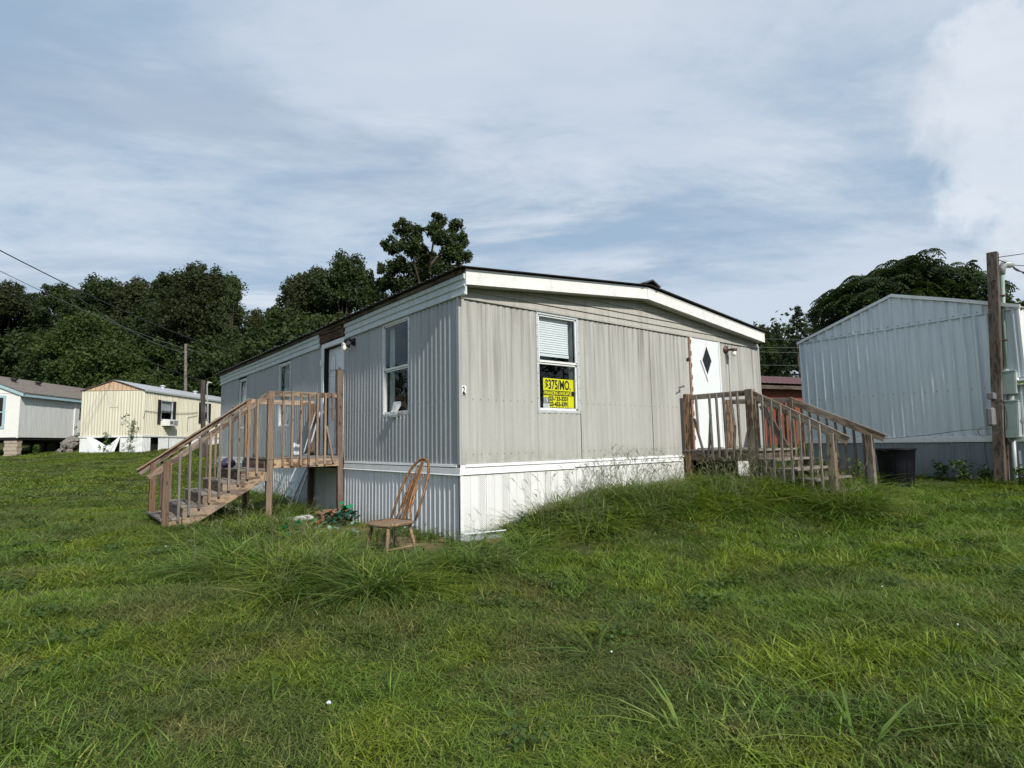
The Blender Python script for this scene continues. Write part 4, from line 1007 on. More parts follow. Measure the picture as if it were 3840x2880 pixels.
def sbox(name, mat, r0, r1, z0, z1, f=.0, d=.2, lid=True):
    o = empty(name); o.parent = UP
    bpy.data.objects.remove(o)
    m = MB(); q = math.atan2(-.95, .1)
    c0 = up_((r0 + r1) / 2, f, z0)
    w = r1 - r0
    X = Vector((1, 0, 0)); Y = Vector((0, -1, 0))
    pts = []
    def bx(x0, x1, y0, y1, a, b):
        k = len(m.v)
        for z in (a, b):
            for y in (y0, y1):
                for x in (x0, x1): m.v.append(tuple(c0 + X * x + Y * y + Vector((0, 0, z - z0)) + leanv * (z - z0)))
        m.f.extend([tuple(k + i for i in qd) for qd in ((0, 2, 3, 1), (4, 5, 7, 6), (0, 1, 5, 4), (2, 6, 7, 3), (0, 4, 6, 2), (1, 3, 7, 5))])
    bx(-w / 2, w / 2, -d / 2, d / 2, z0, z1)
    bx(-w / 2 - .008, w / 2 + .008, -d / 2 - .006, d / 2 + .012, z1 - .02, z1 + .006)
    o = m.build(name, mat, UP, bevel=.004)
    m = MB(); bx(-w / 2 + .006, w / 2 - .006, d / 2 + .002, d / 2 + .014, z0 + .01, z1 - .025); m.build('cover', 'galvl', o, bevel=.003)
    return o, c0, Y
b1, c1, Yv = sbox('meter_box', 'galv', .07, .28, 1.58, 1.98, f=.06, d=.17)
mc = c1 + Yv * .10 + Vector((.02, 0, .22))
MB().lathe([(.085, 0), (.085, -.03), (.075, -.035), (.075, -.16), (.060, -.18)], tuple(mc), 20, 'y').build('electric_meter', 'chrome', b1, smooth=False)
MB().lathe([(.045, -.181), (.045, -.184)], tuple(mc), 16, 'y').build('meter_face', 'paper', b1)
MB().tube([up_(cr_ + .03, .06, 1.60), up_(cr_ + .03, .06, 1.44)], .042, 10).build('conduit_nipple', 'galvl', UP)
b2, c2, Yv = sbox('switch_box', 'galv', .09, .31, .84, 1.47, f=.06, d=.17)
p = c2 + Yv * .10 + Vector((.035, 0, .28)); box('switch_lever', 'phone', b2, p.x - .04, p.x + .04, p.y - .03, p.y + .01, p.z - .03, p.z + .03, bevel=.006)
MB().tube([up_(.21, .04, .86), up_(.22, .04, .4), up_(.24, .03, -.02)], .034, 10).build('conduit', 'galvl', UP, smooth=True)
bar('brace_board', 'woodR', UP, up_(.12, .02, -.1), up_(.10, .02, .88), .05, .03, side=(0, 1, 0))
m = MB(); a = up_(-.14, .05, 1.56); m.box(a.x - .11, a.x + .10, a.y - .05, a.y + .05, a.z - .06, a.z + .05); m.build('junction_box', 'phone', UP, bevel=.008)
m = MB(); a = up_(-.17, .05, 1.20)
m.box(a.x - .08, a.x + .08, a.y - .06, a.y + .05, a.z - .16, a.z + .16)
m.v = [(x + (.03 if z > a.z else 0), y, z) for x, y, z in m.v]; m.build('phone_box', 'phone', UP, bevel=.03)
def wirepart(pts, r=.006, parent=UP): 
    q = [Vector(p) for p in pts]; out = []
    for i in range(len(q) - 1):
        p0 = q[max(i - 1, 0)]; p1 = q[i]; p2 = q[i + 1]; p3 = q[min(i + 2, len(q) - 1)]
        for k in range(5):
            t_ = k / 5; out.append(.5 * ((2 * p1) + (p2 - p0) * t_ + (2 * p0 - 5 * p1 + 4 * p2 - p3) * t_ ** 2 + (3 * p1 - p0 - 3 * p2 + p3) * t_ ** 3))
    out.append(q[-1]); return MB().tube(out, r, 5).build('cable', 'wire', parent, smooth=True)
wirepart([up_(0, .08, 3.58), up_(-.10, .08, 3.59), up_(-.14, .05, 3.47), up_(-.09, .06, 3.25), up_(-.085, .06, 3.0), up_(-.08, .06, 2.4), up_(-.10, .06, 2.0), up_(-.08, .06, 1.6)])
wirepart([up_(-.02, .1, 1.5), up_(.05, .1, 1.3), up_(.055, .1, 1.0), up_(-.06, .1, .88)])
wirepart([up_(-.2, .08, 1.05), up_(-.42, .1, 1.0), up_(-.38, .1, .88), up_(-.1, .1, .93)])
wirepart([up_(-.20, .08, 1.0), up_(-.6, .0, .98), up_(-1.2, -.2, .90), up_(-1.9, -.3, .86)])
for e in ((1.0, 0, 3.52), (.9, .1, 3.64), (1.3, -.1, 3.77)):
    wirepart([up_(cr_ + .17, .02, 3.85), up_(cr_ + .32, .03, 3.74), up_(*e), up_(e[0] + 2, e[1] - 1, e[2] + .9)], .010)
wirepart([up_(.05, .05, 4.0), up_(.6, 0, 4.08), up_(3, -2, 4.8)], .007); wirepart([up_(.05, .05, 3.96), up_(.45, 0, 3.86), up_(1.6, -.6, 4.05)], .007)

# ------------------------------------------------------------------ cream trailer
ct = empty('mobile_home', (-2.811, 28.40, 0), R(-37.7), 'cream ribbed mobile home with plywood gable and black shutters', 'mobile home')
CW, CLn = 2.95, 15.0; CZ0, CZ1 = 1.92, 4.08
def cz(x): return 4.10 + .50 * (1 - abs(x - CW / 2) / (CW / 2))
corr('siding_panel', ct, 'cream', 'y', 0, 0, CW, CZ0, CZ1, .135, .030, kind='ridge')
for a, b, z0, z1 in ((0, 1.35, CZ0, CZ1), (1.35, 2.42, CZ0, 2.72), (1.35, 2.42, 3.72, CZ1), (2.42, 5.3, CZ0, CZ1), (5.3, 6.1, CZ0, 2.85), (5.3, 6.1, 3.85, CZ1), (6.1, CLn, CZ0, CZ1)):
    corr('siding_panel', ct, 'cream', 'x', CW, a, b, z0, z1, .135, .030, out=1, kind='ridge')
corr('siding_panel', ct, 'cream', 'x', 0, 0, CLn, CZ0, CZ1, .105, .022, out=-1, kind='rib')
m = MB(); m.prism([(.05, -.01, 4.10), (CW - .05, -.01, 4.10), (CW / 2, -.01, 4.56)], (0, .03, 0)); g = m.build('gable_panel', simple('tan plywood gable', (.60, .42, .28), .8, var=.14, scale=5), ct)
for i in range(1, 14):
    u = i * CW / 14; box('gable_batten', 'woodD', ct, u - .006, u + .006, -.018, -.008, 4.11, max(4.13, cz(u) - .04))
for a, b in ((-.06, CW / 2), (CW / 2 + .002, CW + .06)): strip('rake_edge', 'wooddark', ct, [a, b], cz, -.06, -.02, -.02, .03)
strip('roof_sheet', 'roofgrey', ct, [-.06, CW / 2, CW + .07], cz, -.02, CLn, .0, .025)
box('eave_trim', 'winframe', ct, CW + .05, CW + .075, -.04, CLn, 4.03, 4.115)
box('siding_trim', 'white', ct, -.04, CW + .04, -.04, -.004, 1.85, 1.93); box('siding_trim', 'white', ct, CW + .004, CW + .04, -.0, CLn, 1.85, 1.93)
cg = 1.08
# skirting sheets: one torn loose and leaning in front
for a, b in ((0, .36), (1.90, 2.25), (2.26, CW)): corr('skirting_sheet', ct, 'white', 'y', 0, a, b, cg - .1, 1.85, .11, .012, kind='rib')
def loose(pts, off, name='loose_sheet'):
    m = MB(); m.prism(pts, off); m.build(name, 'white', ct)
loose([(.36, -.04, 1.86), (.60, -.04, 1.86), (1.32, -.12, 1.48), (1.50, -.12, 1.50), (1.84, -.04, 1.85), (1.92, -.04, 1.85), (1.74, -.22, cg - .05), (1.2, -.30, cg - .12), (.38, -.16, cg - .08)], (0, .012, 0))
m = MB()
for i in range(11): m.tube([(.42 + i * .12, -.16 - .012 * i, cg + .0), (.52 + i * .125, -.06 - .010 * i, (1.82 if i == 0 else 1.80 - .052 * i if i < 8 else 1.40 + .10 * (i - 7)))], .008, 4)
m.build('sheet_ribs', 'winframe', ct)
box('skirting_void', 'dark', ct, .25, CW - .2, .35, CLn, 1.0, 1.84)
for a, b in ((0, .40), (.41, .66), (1.30, 2.2), (2.21, 3.6), (3.61, 6), (6.02, 9), (9.02, CLn)): corr('skirting_sheet', ct, 'white', 'x', CW, a, b, cg - .1, 1.85, .11, .012, out=1, kind='rib')
def sidewin(y0, y1, z0, z1, sh=.27):
    m = MB()
    for a, b, c_, d_ in ((y0, y0 + .05, z0, z1), (y1 - .05, y1, z0, z1), (y0 + .05, y1 - .05, z0, z0 + .05), (y0 + .05, y1 - .05, z1 - .05, z1), (y0 + .05, y1 - .05, (z0 + z1) / 2 - .02, (z0 + z1) / 2 + .02)): m.box(CW - .02, CW + .04, a, b, c_, d_)
    w = m.build('window', 'winframe', ct)
    MB().poly([(CW + .01, y0 + .05, z0 + .05), (CW + .01, y1 - .05, z0 + .05), (CW + .01, y1 - .05, z1 - .05), (CW + .01, y0 + .05, z1 - .05)]).build('pane', 'glass', w)
    for i in range(10): box('blind_slat', 'blind', w, CW - .06, CW - .05, y0 + .06, y1 - .06, z1 - .12 - i * .055, z1 - .085 - i * .055)
    box('shutter', 'black', ct, CW + .02, CW + .05, y0 - sh, y0 - .01, z0 - .22, z1, bevel=.004); box('shutter', 'black', ct, CW + .02, CW + .05, y1 + .01, y1 + sh, z0 - .22, z1, bevel=.004)
sidewin(1.36, 2.42, 2.72, 3.72); sidewin(5.3, 6.1, 2.9, 3.86)
box('ceiling_panel', 'interior', ct, .05, CW - .05, .05, CLn - .05, 4.0, 4.05); box('floor_deck', 'interior', ct, .05, CW - .05, .05, CLn - .05, 1.86, 1.91)
MB().tube([(CW + .05, -.05, 2.75), (CW + .04, .05, 3.10), (CW + .05, 1.1, 3.08), (CW + .06, 2.7, 3.12), (CW + .05, 4.4, 3.22), (CW + .05, 4.9, 3.30)], .011, 4).build('cable', 'wire', ct)
MB().tube([(CW + .04, 3.9, 2.2), (CW + .04, 3.9, 2.95), (CW + .05, 4.9, 3.1)], .011, 4).build('cable', 'wire', ct)
for yy in (2.2, 4.3, 6.9):
    m = MB(); m.lathe([(.09, -.05), (.09, .10), (.14, .11), (.14, .15), (.02, .19)], (CW / 2 + .3, yy * 1.6, 4.52), 12); m.build('roof_vent', 'winframe', ct)
MB().prism([(CW - .28 - 1.5, -.03, 4.07), (CW - 1.42, -.03, 4.07), (CW - 1.40, -.03, 3.55), (CW - 1.15, -.03, 3.30), (CW - 1.62, -.03, 3.28)], (0, .02, 0)).build('patch_sheet', 'cream', ct)
ac = empty('air_conditioner', (0, 0, 0), 0, 'white air conditioner hanging in the shuttered window of the cream home', 'air conditioner'); ac.parent = None
ac.location = ct.location; ac.rotation_euler = ct.rotation_euler
box('case', 'fascia', ac, CW - .1, CW + .38, 1.55, 2.35, 2.42, 2.74, bevel=.01)
for i in range(6): box('grille_slat', 'phone', ac, CW + .381, CW + .388, 1.93, 2.30, 2.47 + i * .04, 2.488 + i * .04)
box('grille_slat', 'phone', ac, CW + .381, CW + .386, 1.60, 1.88, 2.50, 2.66)

# ------------------------------------------------------------------ white trailer on blocks
wt = empty('mobile_home', (-9.13, 35.3, 0), R(-34.1), 'white mobile home with brown shingle roof standing on concrete blocks', 'mobile home')
WW, WLn = 4.75, 14.0; WZ0, WZ1 = 1.98, 4.24
def wz(x): return 4.24 + .95 * (1 - abs(x - WW / 2) / (WW / 2))
m = MB(); m.prism([(0, 0, WZ0), (WW - 1.35, 0, WZ0), (WW - 1.35, 0, 4.24), (0, 0, 4.24)], (0, .05, 0)); m.build('end_wall', 'stucco', wt)
m = MB(); m.prism([(WW - .72, 0, WZ0), (WW, 0, WZ0), (WW, 0, 4.24), (WW - .72, 0, 4.24)], (0, .05, 0)); m.build('end_wall', 'stucco', wt)
box('end_wall', 'stucco', wt, WW - 1.35, WW - .72, 0, .05, WZ0, 2.5); box('end_wall', 'stucco', wt, WW - 1.35, WW - .72, 0, .05, 4.05, 4.24)
m = MB(); m.prism([(0, -.01, 4.25), (WW, -.01, 4.25), (WW / 2, -.01, 5.15)], (0, .06, 0)); m.build('gable_panel', 'stucco', wt)
box('gable_seam', 'stucco', wt, 0, WW, -.02, .0, 4.235, 4.255)
corr('side_siding', wt, 'palevin', 'x', WW, 0, 4.2, WZ0, WZ1, .11, .004, out=1, kind='rib'); corr('side_siding', wt, 'palevin', 'x', WW, 5.25, WLn, WZ0, WZ1, .11, .004, out=1, kind='rib')
box('side_siding', 'palevin', wt, WW - .02, WW, 4.2, 5.25, 4.08, WZ1)
box('corner_trim', 'stucco', wt, WW - .06, WW + .022, -.02, .04, WZ0 - .03, 4.24)
m = MB(); yv, zv, = 0, 0
w = MB()
for a, b, c_, d_ in ((WW - 1.42, WW - 1.30, 2.42, 4.12), (WW - .78, WW - .66, 2.42, 4.12), (WW - 1.30, WW - .78, 4.0, 4.12), (WW - 1.30, WW - .78, 2.42, 2.54), (WW - 1.30, WW - .78, 3.24, 3.30)): w.box(a, b, -.03, .03, c_, d_)
w = w.build('window', 'bluetrim', wt); MB().poly([(WW - 1.3, .01, 2.54), (WW - .78, .01, 2.54), (WW - .78, .01, 4.0), (WW - 1.3, .01, 4.0)]).build('pane', simple('dark window glass', (.03, .025, .025), .1), w)
for a, b in ((-.25, WW / 2), (WW / 2 + .002, WW + .25)): strip('rake_fascia', 'bluetrim', wt, [a, b], lambda x: 4.24 + .95 * (1 - abs(x - WW / 2) / (WW / 2)), -.10, -.02, -.10, .07)
box('eave_fascia', 'bluetrim', wt, WW + .20, WW + .25, -.10, WLn, 4.05, 4.22)
strip('roof_sheet', 'shingle', wt, [-.3, WW / 2, WW + .28], wz, -.13, WLn, .09, .14)
dd = box('door', 'palevin', wt, WW + .0, WW + .03, 4.28, 5.18, 2.02, 4.0)
box('door_frame', 'stucco', wt, WW, WW + .05, 4.17, 4.27, 2.0, 4.08); box('door_frame', 'bluetrim', wt, WW, WW + .05, 4.27, 5.22, 4.0, 4.08)
for i in range(3): box('door_pane', 'dark', dd, WW + .03, WW + .036, 4.60 + i * .14, 4.71 + i * .14, 3.05, 3.75)
box('door_panel', 'stucco', dd, WW + .03, WW + .04, 4.5, 4.95, 2.3, 2.9)
box('floor_deck', 'dark', wt, .05, WW - .05, .03, WLn, 1.86, 1.98); box('floor_beam', 'rooft', wt, WW - 1.2, WW - 1.05, .1, WLn, 1.70, 1.86)
for yy in (1.6, 3.4):
    m = MB(); m.lathe([(.10, -.1), (.10, .12), (.17, .14), (.17, .2), (.05, .24)], (WW * .68, yy, wz(WW * .68) + .12), 12); m.build('roof_vent', 'black', wt)
# wheels and hitch underneath
for yy in (2.4, 3.4):
    m = MB(); m.lathe([(.36, -.1), (.38, 0), (.36, .1)], (WW - .7, yy, 1.42), 18, 'x'); w_ = m.build('wheel', 'black', wt)
pier = empty('block_pier', (0, 0, 0), 0, 'stack of concrete blocks under the corner of the white home', 'pier'); pier.location = wt.location; pier.rotation_euler = wt.rotation_euler
for i in range(5):
    for j in range(2):
        z0 = .92 + i * .19; xo = (i % 2) * .06
        if i % 2: box('block', 'block', pier, WW - .75 + j * .31 + xo, WW - .75 + j * .31 + .30 + xo, .12, .42, z0, z0 + .183, bevel=.008)
        else: box('block', 'block', pier, WW - .72, WW - .10, .10 + j * .2, .295 + j * .2, z0, z0 + .183, bevel=.008)
rb_ = empty('rubble_heap', (0, 0, 0), 0, 'heap of grey brown rubble stones in front of the white home', 'stones'); g = random.Random(5)
bcx, bcy = -2.95, 31.6
for i in range(46):
    a = g.uniform(0, 6.28); lv = g.random(); d = (1 - lv * .75) * .75 * math.sqrt(g.random()); bm = bmesh.new(); bmesh.ops.create_icosphere(bm, subdivisions=1, radius=g.uniform(.14, .24))
    for v in bm.verts: v.co *= g.uniform(.75, 1.15)
    me = bpy.data.meshes.new('stone'); bm.to_mesh(me); bm.free(); o = link('stone', me, 'rock', rb_); xx, yy = bcx + d * math.cos(a) * 1.2, bcy + d * math.sin(a); o.location = (xx, yy, H(xx, yy) + .05 + lv * .72); o.rotation_euler = (g.random() * 3, g.random() * 3, 0)

# ------------------------------------------------------------------ red shed and distant homes
sh = empty('shed', (13.0, 5.35, 0), R(-14.5), 'barn red shed with a maroon metal roof seen between the two mobile homes', 'shed')
zs = .85
corr('wall', sh, 'red', 'y', 0, 0, 12, zs + .12, 3.05, .2, .012, kind='rib'); box('wall', 'red', sh, 0, 12, 3.6, 3.7, zs, 3.05)
box('foundation', 'block', sh, 0, 12, -.01, 3.7, zs - .4, zs + .10)
m = MB()
k = 0; u = -.3
while u < 12.3:
    for o_, h in ((0, 0), (.4, 0), (.5, .02), (.6, 0)):
        y_ = u + o_ * .25; m.v += [(y_, -.45, 3.22 + h), (y_, 1.8, 3.78 + h), (y_, 4.1, 3.22 + h)]; k += 1
    u += .25
m.f = [f for i in range(k - 1) for f in ((3 * i, 3 * i + 3, 3 * i + 4, 3 * i + 1), (3 * i + 1, 3 * i + 4, 3 * i + 5, 3 * i + 2))]
m.build('roof_sheet', 'maroon', sh)
box('fascia', 'wooddark', sh, -.2, 12.2, -.36, -.32, 3.02, 3.15); box('soffit', 'dark', sh, -.2, 12.2, -.32, 0, 3.08, 3.12)
def far_home(loc, rz, wmat, rmat, label, Wd=4, Ln=12, hh=2.5, win=True):
    f = empty('mobile_home', loc, rz, label, 'mobile home'); box('wall', wmat, f, 0, Ln, 0, Wd, 0, hh)
    m = MB(); m.prism([(-.2, -.2, hh), (-.2, Wd / 2, hh + .6), (-.2, Wd + .2, hh)], (Ln + .4, 0, 0)); m.build('roof', rmat, f)
    if win:
        for u in (1.6, 6.0):
            w = box('window', 'white', f, u, u + 1.1, -.05, -.01, hh - 1.5, hh - .35); box('pane', 'dark', w, u + .1, u + 1.0, -.06, -.051, hh - 1.4, hh - .45)
    return f
far_home((52.9, 25.0, 5.35), R(-42), 'blueskirt', 'roofgrey', 'distant grey blue mobile home above the maroon roof', hh=2.5)
far_home((55.0, 33.5, 6.0), R(-42), 'white', 'roofgrey', 'distant white mobile home left of the grey blue one', hh=2.6, Ln=9)

# ------------------------------------------------------------------ trees
CR = cam.rotation_euler.to_matrix()
def place(px, py, depth):              # plan position of something seen at (px, py) of a 2212-wide view of the photograph
    k = 3840 / 2212; v = CR @ Vector(((px * k - 1920) / 2172.5, (1440 - py * k) / 2172.5, -1)); p = Vector(CAM) + v * depth; return p
def leaves_np(cent, rad, n_per, size, g, flat=.0, up=.35, aspect=.62):
    """rhombic leaf faces scattered through balls round each centre"""
    c = np.repeat(cent, n_per, 0); r = np.repeat(rad, n_per); n = len(c)
    d = g.normal(size=(n, 3)); d /= np.linalg.norm(d, axis=1)[:, None] + 1e-9
    rr = r * g.random(n) ** .45; off = d * rr[:, None]; off[:, 2] *= (1 - flat)
    p = c + off
    nrm = d * .6 + g.normal(size=(n, 3)) * .6 + np.array([0, 0, up]); nrm /= np.linalg.norm(nrm, axis=1)[:, None]
    a = np.cross(nrm, g.normal(size=(n, 3))); a /= np.linalg.norm(a, axis=1)[:, None] + 1e-9; b = np.cross(nrm, a)
    s = size * g.uniform(.55, 1.25, n)[:, None]
    V = np.stack([p + a * s * .5, p + b * s * aspect * .5 + nrm * s * .08, p - a * s * .5, p - b * s * aspect * .5 + nrm * s * .08], 1).reshape(-1, 3)
    return V, np.arange(4 * n).reshape(-1, 4), np.repeat(.55 * np.repeat(g.random(len(cent)), n_per) + .45 * g.random(n), 4)
def crown_mesh(name, lobes, g, leaf=.30, clusters=13, per=38, mat=0, crad=.36, reach=1.28):
    cs, rs = [], []
    for x, y, z, r in lobes:
        n = max(4, int(clusters * (r / 1.2) ** 1.4))
        d = g.normal(size=(n, 3)); d /= np.linalg.norm(d, axis=1)[:, None]; d[:, 2] *= .85
        cs.append(np.array([x, y, z]) + d * r * g.uniform(.5, reach, n)[:, None]); rs.append(np.full(n, crad) * g.uniform(.7, 1.35, n) * min(1.3, max(.7, r)))
    V, Q, T = leaves_np(np.concatenate(cs), np.concatenate(rs), per, leaf, g)
    me = np_mesh(name, V, Q); add_attr(me, 'tone', T); me.materials.append(LEAF[mat]); return me
def trunk_mesh(name, h, r, lobes, g, nl=7):
    m = MB(); top = Vector((g.uniform(-.3, .3), g.uniform(-.3, .3), h)); mid = Vector((g.uniform(-.25, .25), g.uniform(-.25, .25), h * .5))
    m.tube([(0, 0, -.6), (0, 0, h * .12), tuple(mid), tuple(top)], [r * 1.25, r, r * .7, r * .18], 7)
    idx = g.permutation(len(lobes))[:nl]
    for i in idx:
        x, y, z, lr = lobes[i]; s_ = .30 + .45 * g.random(); a = mid * (s_ / .5) if s_ < .5 else mid.lerp(top, (s_ - .5) / .5)
        a = Vector((a.x, a.y, h * s_)); b = Vector((x, y, z))
        if b.z < a.z + .4: a.z = max(h * .18, b.z - 1.0)
        c_ = a.lerp(b, .55) + Vector((0, 0, -.25)); m.tube([a, c_, b], [r * .42, r * .26, r * .07], 5)
    me = bpy.data.meshes.new(name); me.from_pydata(m.v, [], m.f); me.update(); me.materials.append(MAT['bark']); return me
def oak_lobes(g, Rr, h, low=.18, n=26, point=.25):
    L_ = []
    for i in range(n):
        t_ = low + (1 - low) * (i + .5) / n; a = g.uniform(0, 6.28); prof = math.sin(math.pi * min(1, (t_ - low * .4) / (1.12 - low * .4)) ** .8)
        d = Rr * prof * g.uniform(.45, .82); L_.append((d * math.cos(a), d * math.sin(a), h * t_ * .93, Rr * g.uniform(.24, .40) * (1 - point * t_)))
    L_.append((0, 0, h * .93, Rr * .25)); return L_
TREEV = {}
def variants():
    g = np.random.default_rng(11)
    spec = {'broad': [(4.2, 14, .12, 34, .2, 0), (3.6, 13, .10, 30, .3, 0), (4.6, 15, .15, 38, .15, 4)], 'narrow': [(2.6, 13, .15, 26, .35, 4), (2.9, 14, .12, 28, .3, 0)],
            'vine': [(3.4, 7.5, .0, 30, .1, 1), (3.0, 6.5, .0, 26, .15, 1)], 'bush': [(3.3, 6.5, .0, 26, .1, 0)]}
    for k, sp in spec.items():
        TREEV[k] = []
        for Rr, h, low, n, pt, mt in sp:
            lb = oak_lobes(g, Rr, h, low, n, pt)
            TREEV[k].append((crown_mesh('crown', lb, g, .25 if k != 'vine' else .22, 30, 50, mt, .42), trunk_mesh('trunk', h * .8, .22, lb, g, 9), h))
    # pine: whorls of drooping boughs
    TREEV['pine'] = []
    for Rr, h in ((2.6, 13), (2.2, 12)):
        lb = []
        for i in range(15):
            t_ = .18 + .80 * i / 14; nb = 5 if i < 12 else 3; rr = Rr * (1.04 - t_) ** .8 * 1.15
            for j in range(nb):
                a = j * 6.28 / nb + i * 1.1 + g.uniform(-.3, .3); q = g.uniform(.35, .95); lb.append((rr * q * math.cos(a), rr * q * math.sin(a), h * t_ - .3 * q, .55 * (1.15 - .5 * t_)))
        TREEV['pine'].append((crown_mesh('crown', lb, g, .24, 11, 26, 2, .34), trunk_mesh('trunk', h * .97, .16, lb, g, 5), h))
variants()
TC = [0]
def tree(name, kind, px, top, depth, label, sc=None, group=None, w=1.0):
    p = place(px, 900, depth); z0 = H(p.x, p.y) - .1; topz = place(px, top, depth).z
    r_ = random.Random(TC[0] * 17 + 5); TC[0] += 1
    cr, tr_, h = TREEV[kind][TC[0] % len(TREEV[kind])]; s_ = (topz - z0) / h
    t = empty(name, (p.x, p.y, z0), r_.uniform(0, 6.28), label, 'tree' if 'tree' in name else 'bush', group); t.scale = (w * (s_ * .5 + .5), w * (s_ * .5 + .5), s_)
    for nm, me in (('crown', cr), ('trunk', tr_)):
        o = bpy.data.objects.new(nm, me); C.objects.link(o); o.parent = t
    return t
WOODS = 'trees of the wood behind the homes'
for px, top, depth, w, kind, label in [
  (-70, 600, 50, 1.0, 'broad', 'oak at the far left edge of the wood, cut by the frame'),
  (5, 606, 50, 1.0, 'broad', 'dark oak leftmost in the wood above the white home'),
  (62, 622, 54, .9, 'narrow', 'thin crowned tree second from the left in the wood'),
  (105, 602, 51, .95, 'broad', 'open crowned oak above the left end of the brown shingle roof'),
  (152, 640, 56, .9, 'narrow', 'low narrow tree in the dip behind the power cable'),
  (198, 594, 50, .95, 'broad', 'oak rising just left of the plywood gable'),
  (246, 606, 54, .8, 'narrow', 'slim tree above the plywood gable of the cream home'),
  (288, 598, 51, .9, 'broad', 'ragged topped oak over the cream home'),
  (330, 590, 55, .8, 'narrow', 'narrow tree behind the tall rounded oak'),
  (368, 580, 49, .95, 'broad', 'dense oak left of the tallest crown of the left wood'),
  (415, 567, 47, 1.0, 'broad', 'tallest rounded oak of the left wood'),
  (462, 578, 49, .85, 'broad', 'dense oak above the distant wooden pole'),
  (492, 588, 46, .55, 'narrow', 'last oak before the gap of sky in the wood'),
  (548, 668, 52, .75, 'broad', 'low oak in the gap of sky'),
  (588, 652, 50, .7, 'narrow', 'low tree at the right side of the gap'),
  (628, 580, 44, .85, 'broad', 'oak first to the right of the gap'),
  (682, 574, 44, .85, 'broad', 'oak above the far end of the grey roof'),
  (742, 541, 42, .85, 'broad', 'tall dark oak beside the open crowned tree'),
  (795, 566, 43, .6, 'narrow', 'narrow oak touching the open crowned tree')]:
    tree('oak_tree', kind, px, top, depth, label, group=WOODS, w=w)
for px, top, depth, w, kind, label in [
  (35, 730, 44, 1.1, 'bush', 'dark thicket behind the brown shingle roof'), (110, 740, 43, 1.0, 'bush', 'dark bush between the shingle roof and the vine heap'),
  (188, 692, 41, 1.05, 'vine', 'bright green vine covered tree behind the cream home'), (150, 775, 39, .9, 'vine', 'low vine heap where the two left homes meet'),
  (262, 755, 42, 1.0, 'vine', 'vine covered bush above the plywood gable'), (330, 740, 42, 1.1, 'vine', 'vine covered bush above the pale metal roof'),
  (400, 770, 44, 1.1, 'bush', 'dark bush around the distant wooden pole'), (455, 735, 45, 1.1, 'bush', 'bush to the right of the distant wooden pole'),
  (300, 812, 38, .7, 'vine', 'small vine bush peeping over the cream home roof'),
  (530, 745, 44, 1.0, 'vine', 'green bush under the gap of sky'), (595, 700, 42, 1.0, 'bush', 'dark bush at the foot of the first oak right of the gap'),
  (665, 690, 41, 1.1, 'bush', 'bush above the far end of the roof'), (740, 690, 40, 1.1, 'bush', 'bush under the tall dark oak')]:
    tree('vine_bush' if kind == 'vine' else 'bush', kind, px, top, depth, label, group='undergrowth of the wood', w=w)
for px, top, depth, w, kind, label in [
  (1607, 686, 62, .7, 'pine', 'leftmost pine above the right end of the roof'), (1648, 700, 58, .9, 'broad', 'low oak among the pines right of the grey home'),
  (1690, 700, 60, .9, 'pine', 'pine just left of the taller pine'), (1738, 656, 56, 1.1, 'pine', 'tallest pine between the two homes'), (1772, 672, 60, .8, 'pine', 'pine touching the pale blue roof'),
  (1800, 700, 66, .9, 'pine', 'pine half behind the feathery tree'), (1625, 735, 78, 1.0, 'bush', 'bush above the shed at the corner of the grey home'), (1680, 738, 80, 1.0, 'vine', 'lighter bush above the distant homes'),
  (1735, 730, 80, 1.0, 'bush', 'bush above the distant homes beside the pale blue wall'), (2190, 628, 62, .9, 'broad', 'row of treetops right of the service pole'), (2240, 640, 60, .9, 'broad', 'treetop at the right edge of the photo')]:
    tree('pine_tree' if kind == 'pine' else 'oak_tree' if kind == 'broad' else 'bush', kind, px, top, depth, label, group='trees on the slope to the right', w=w)
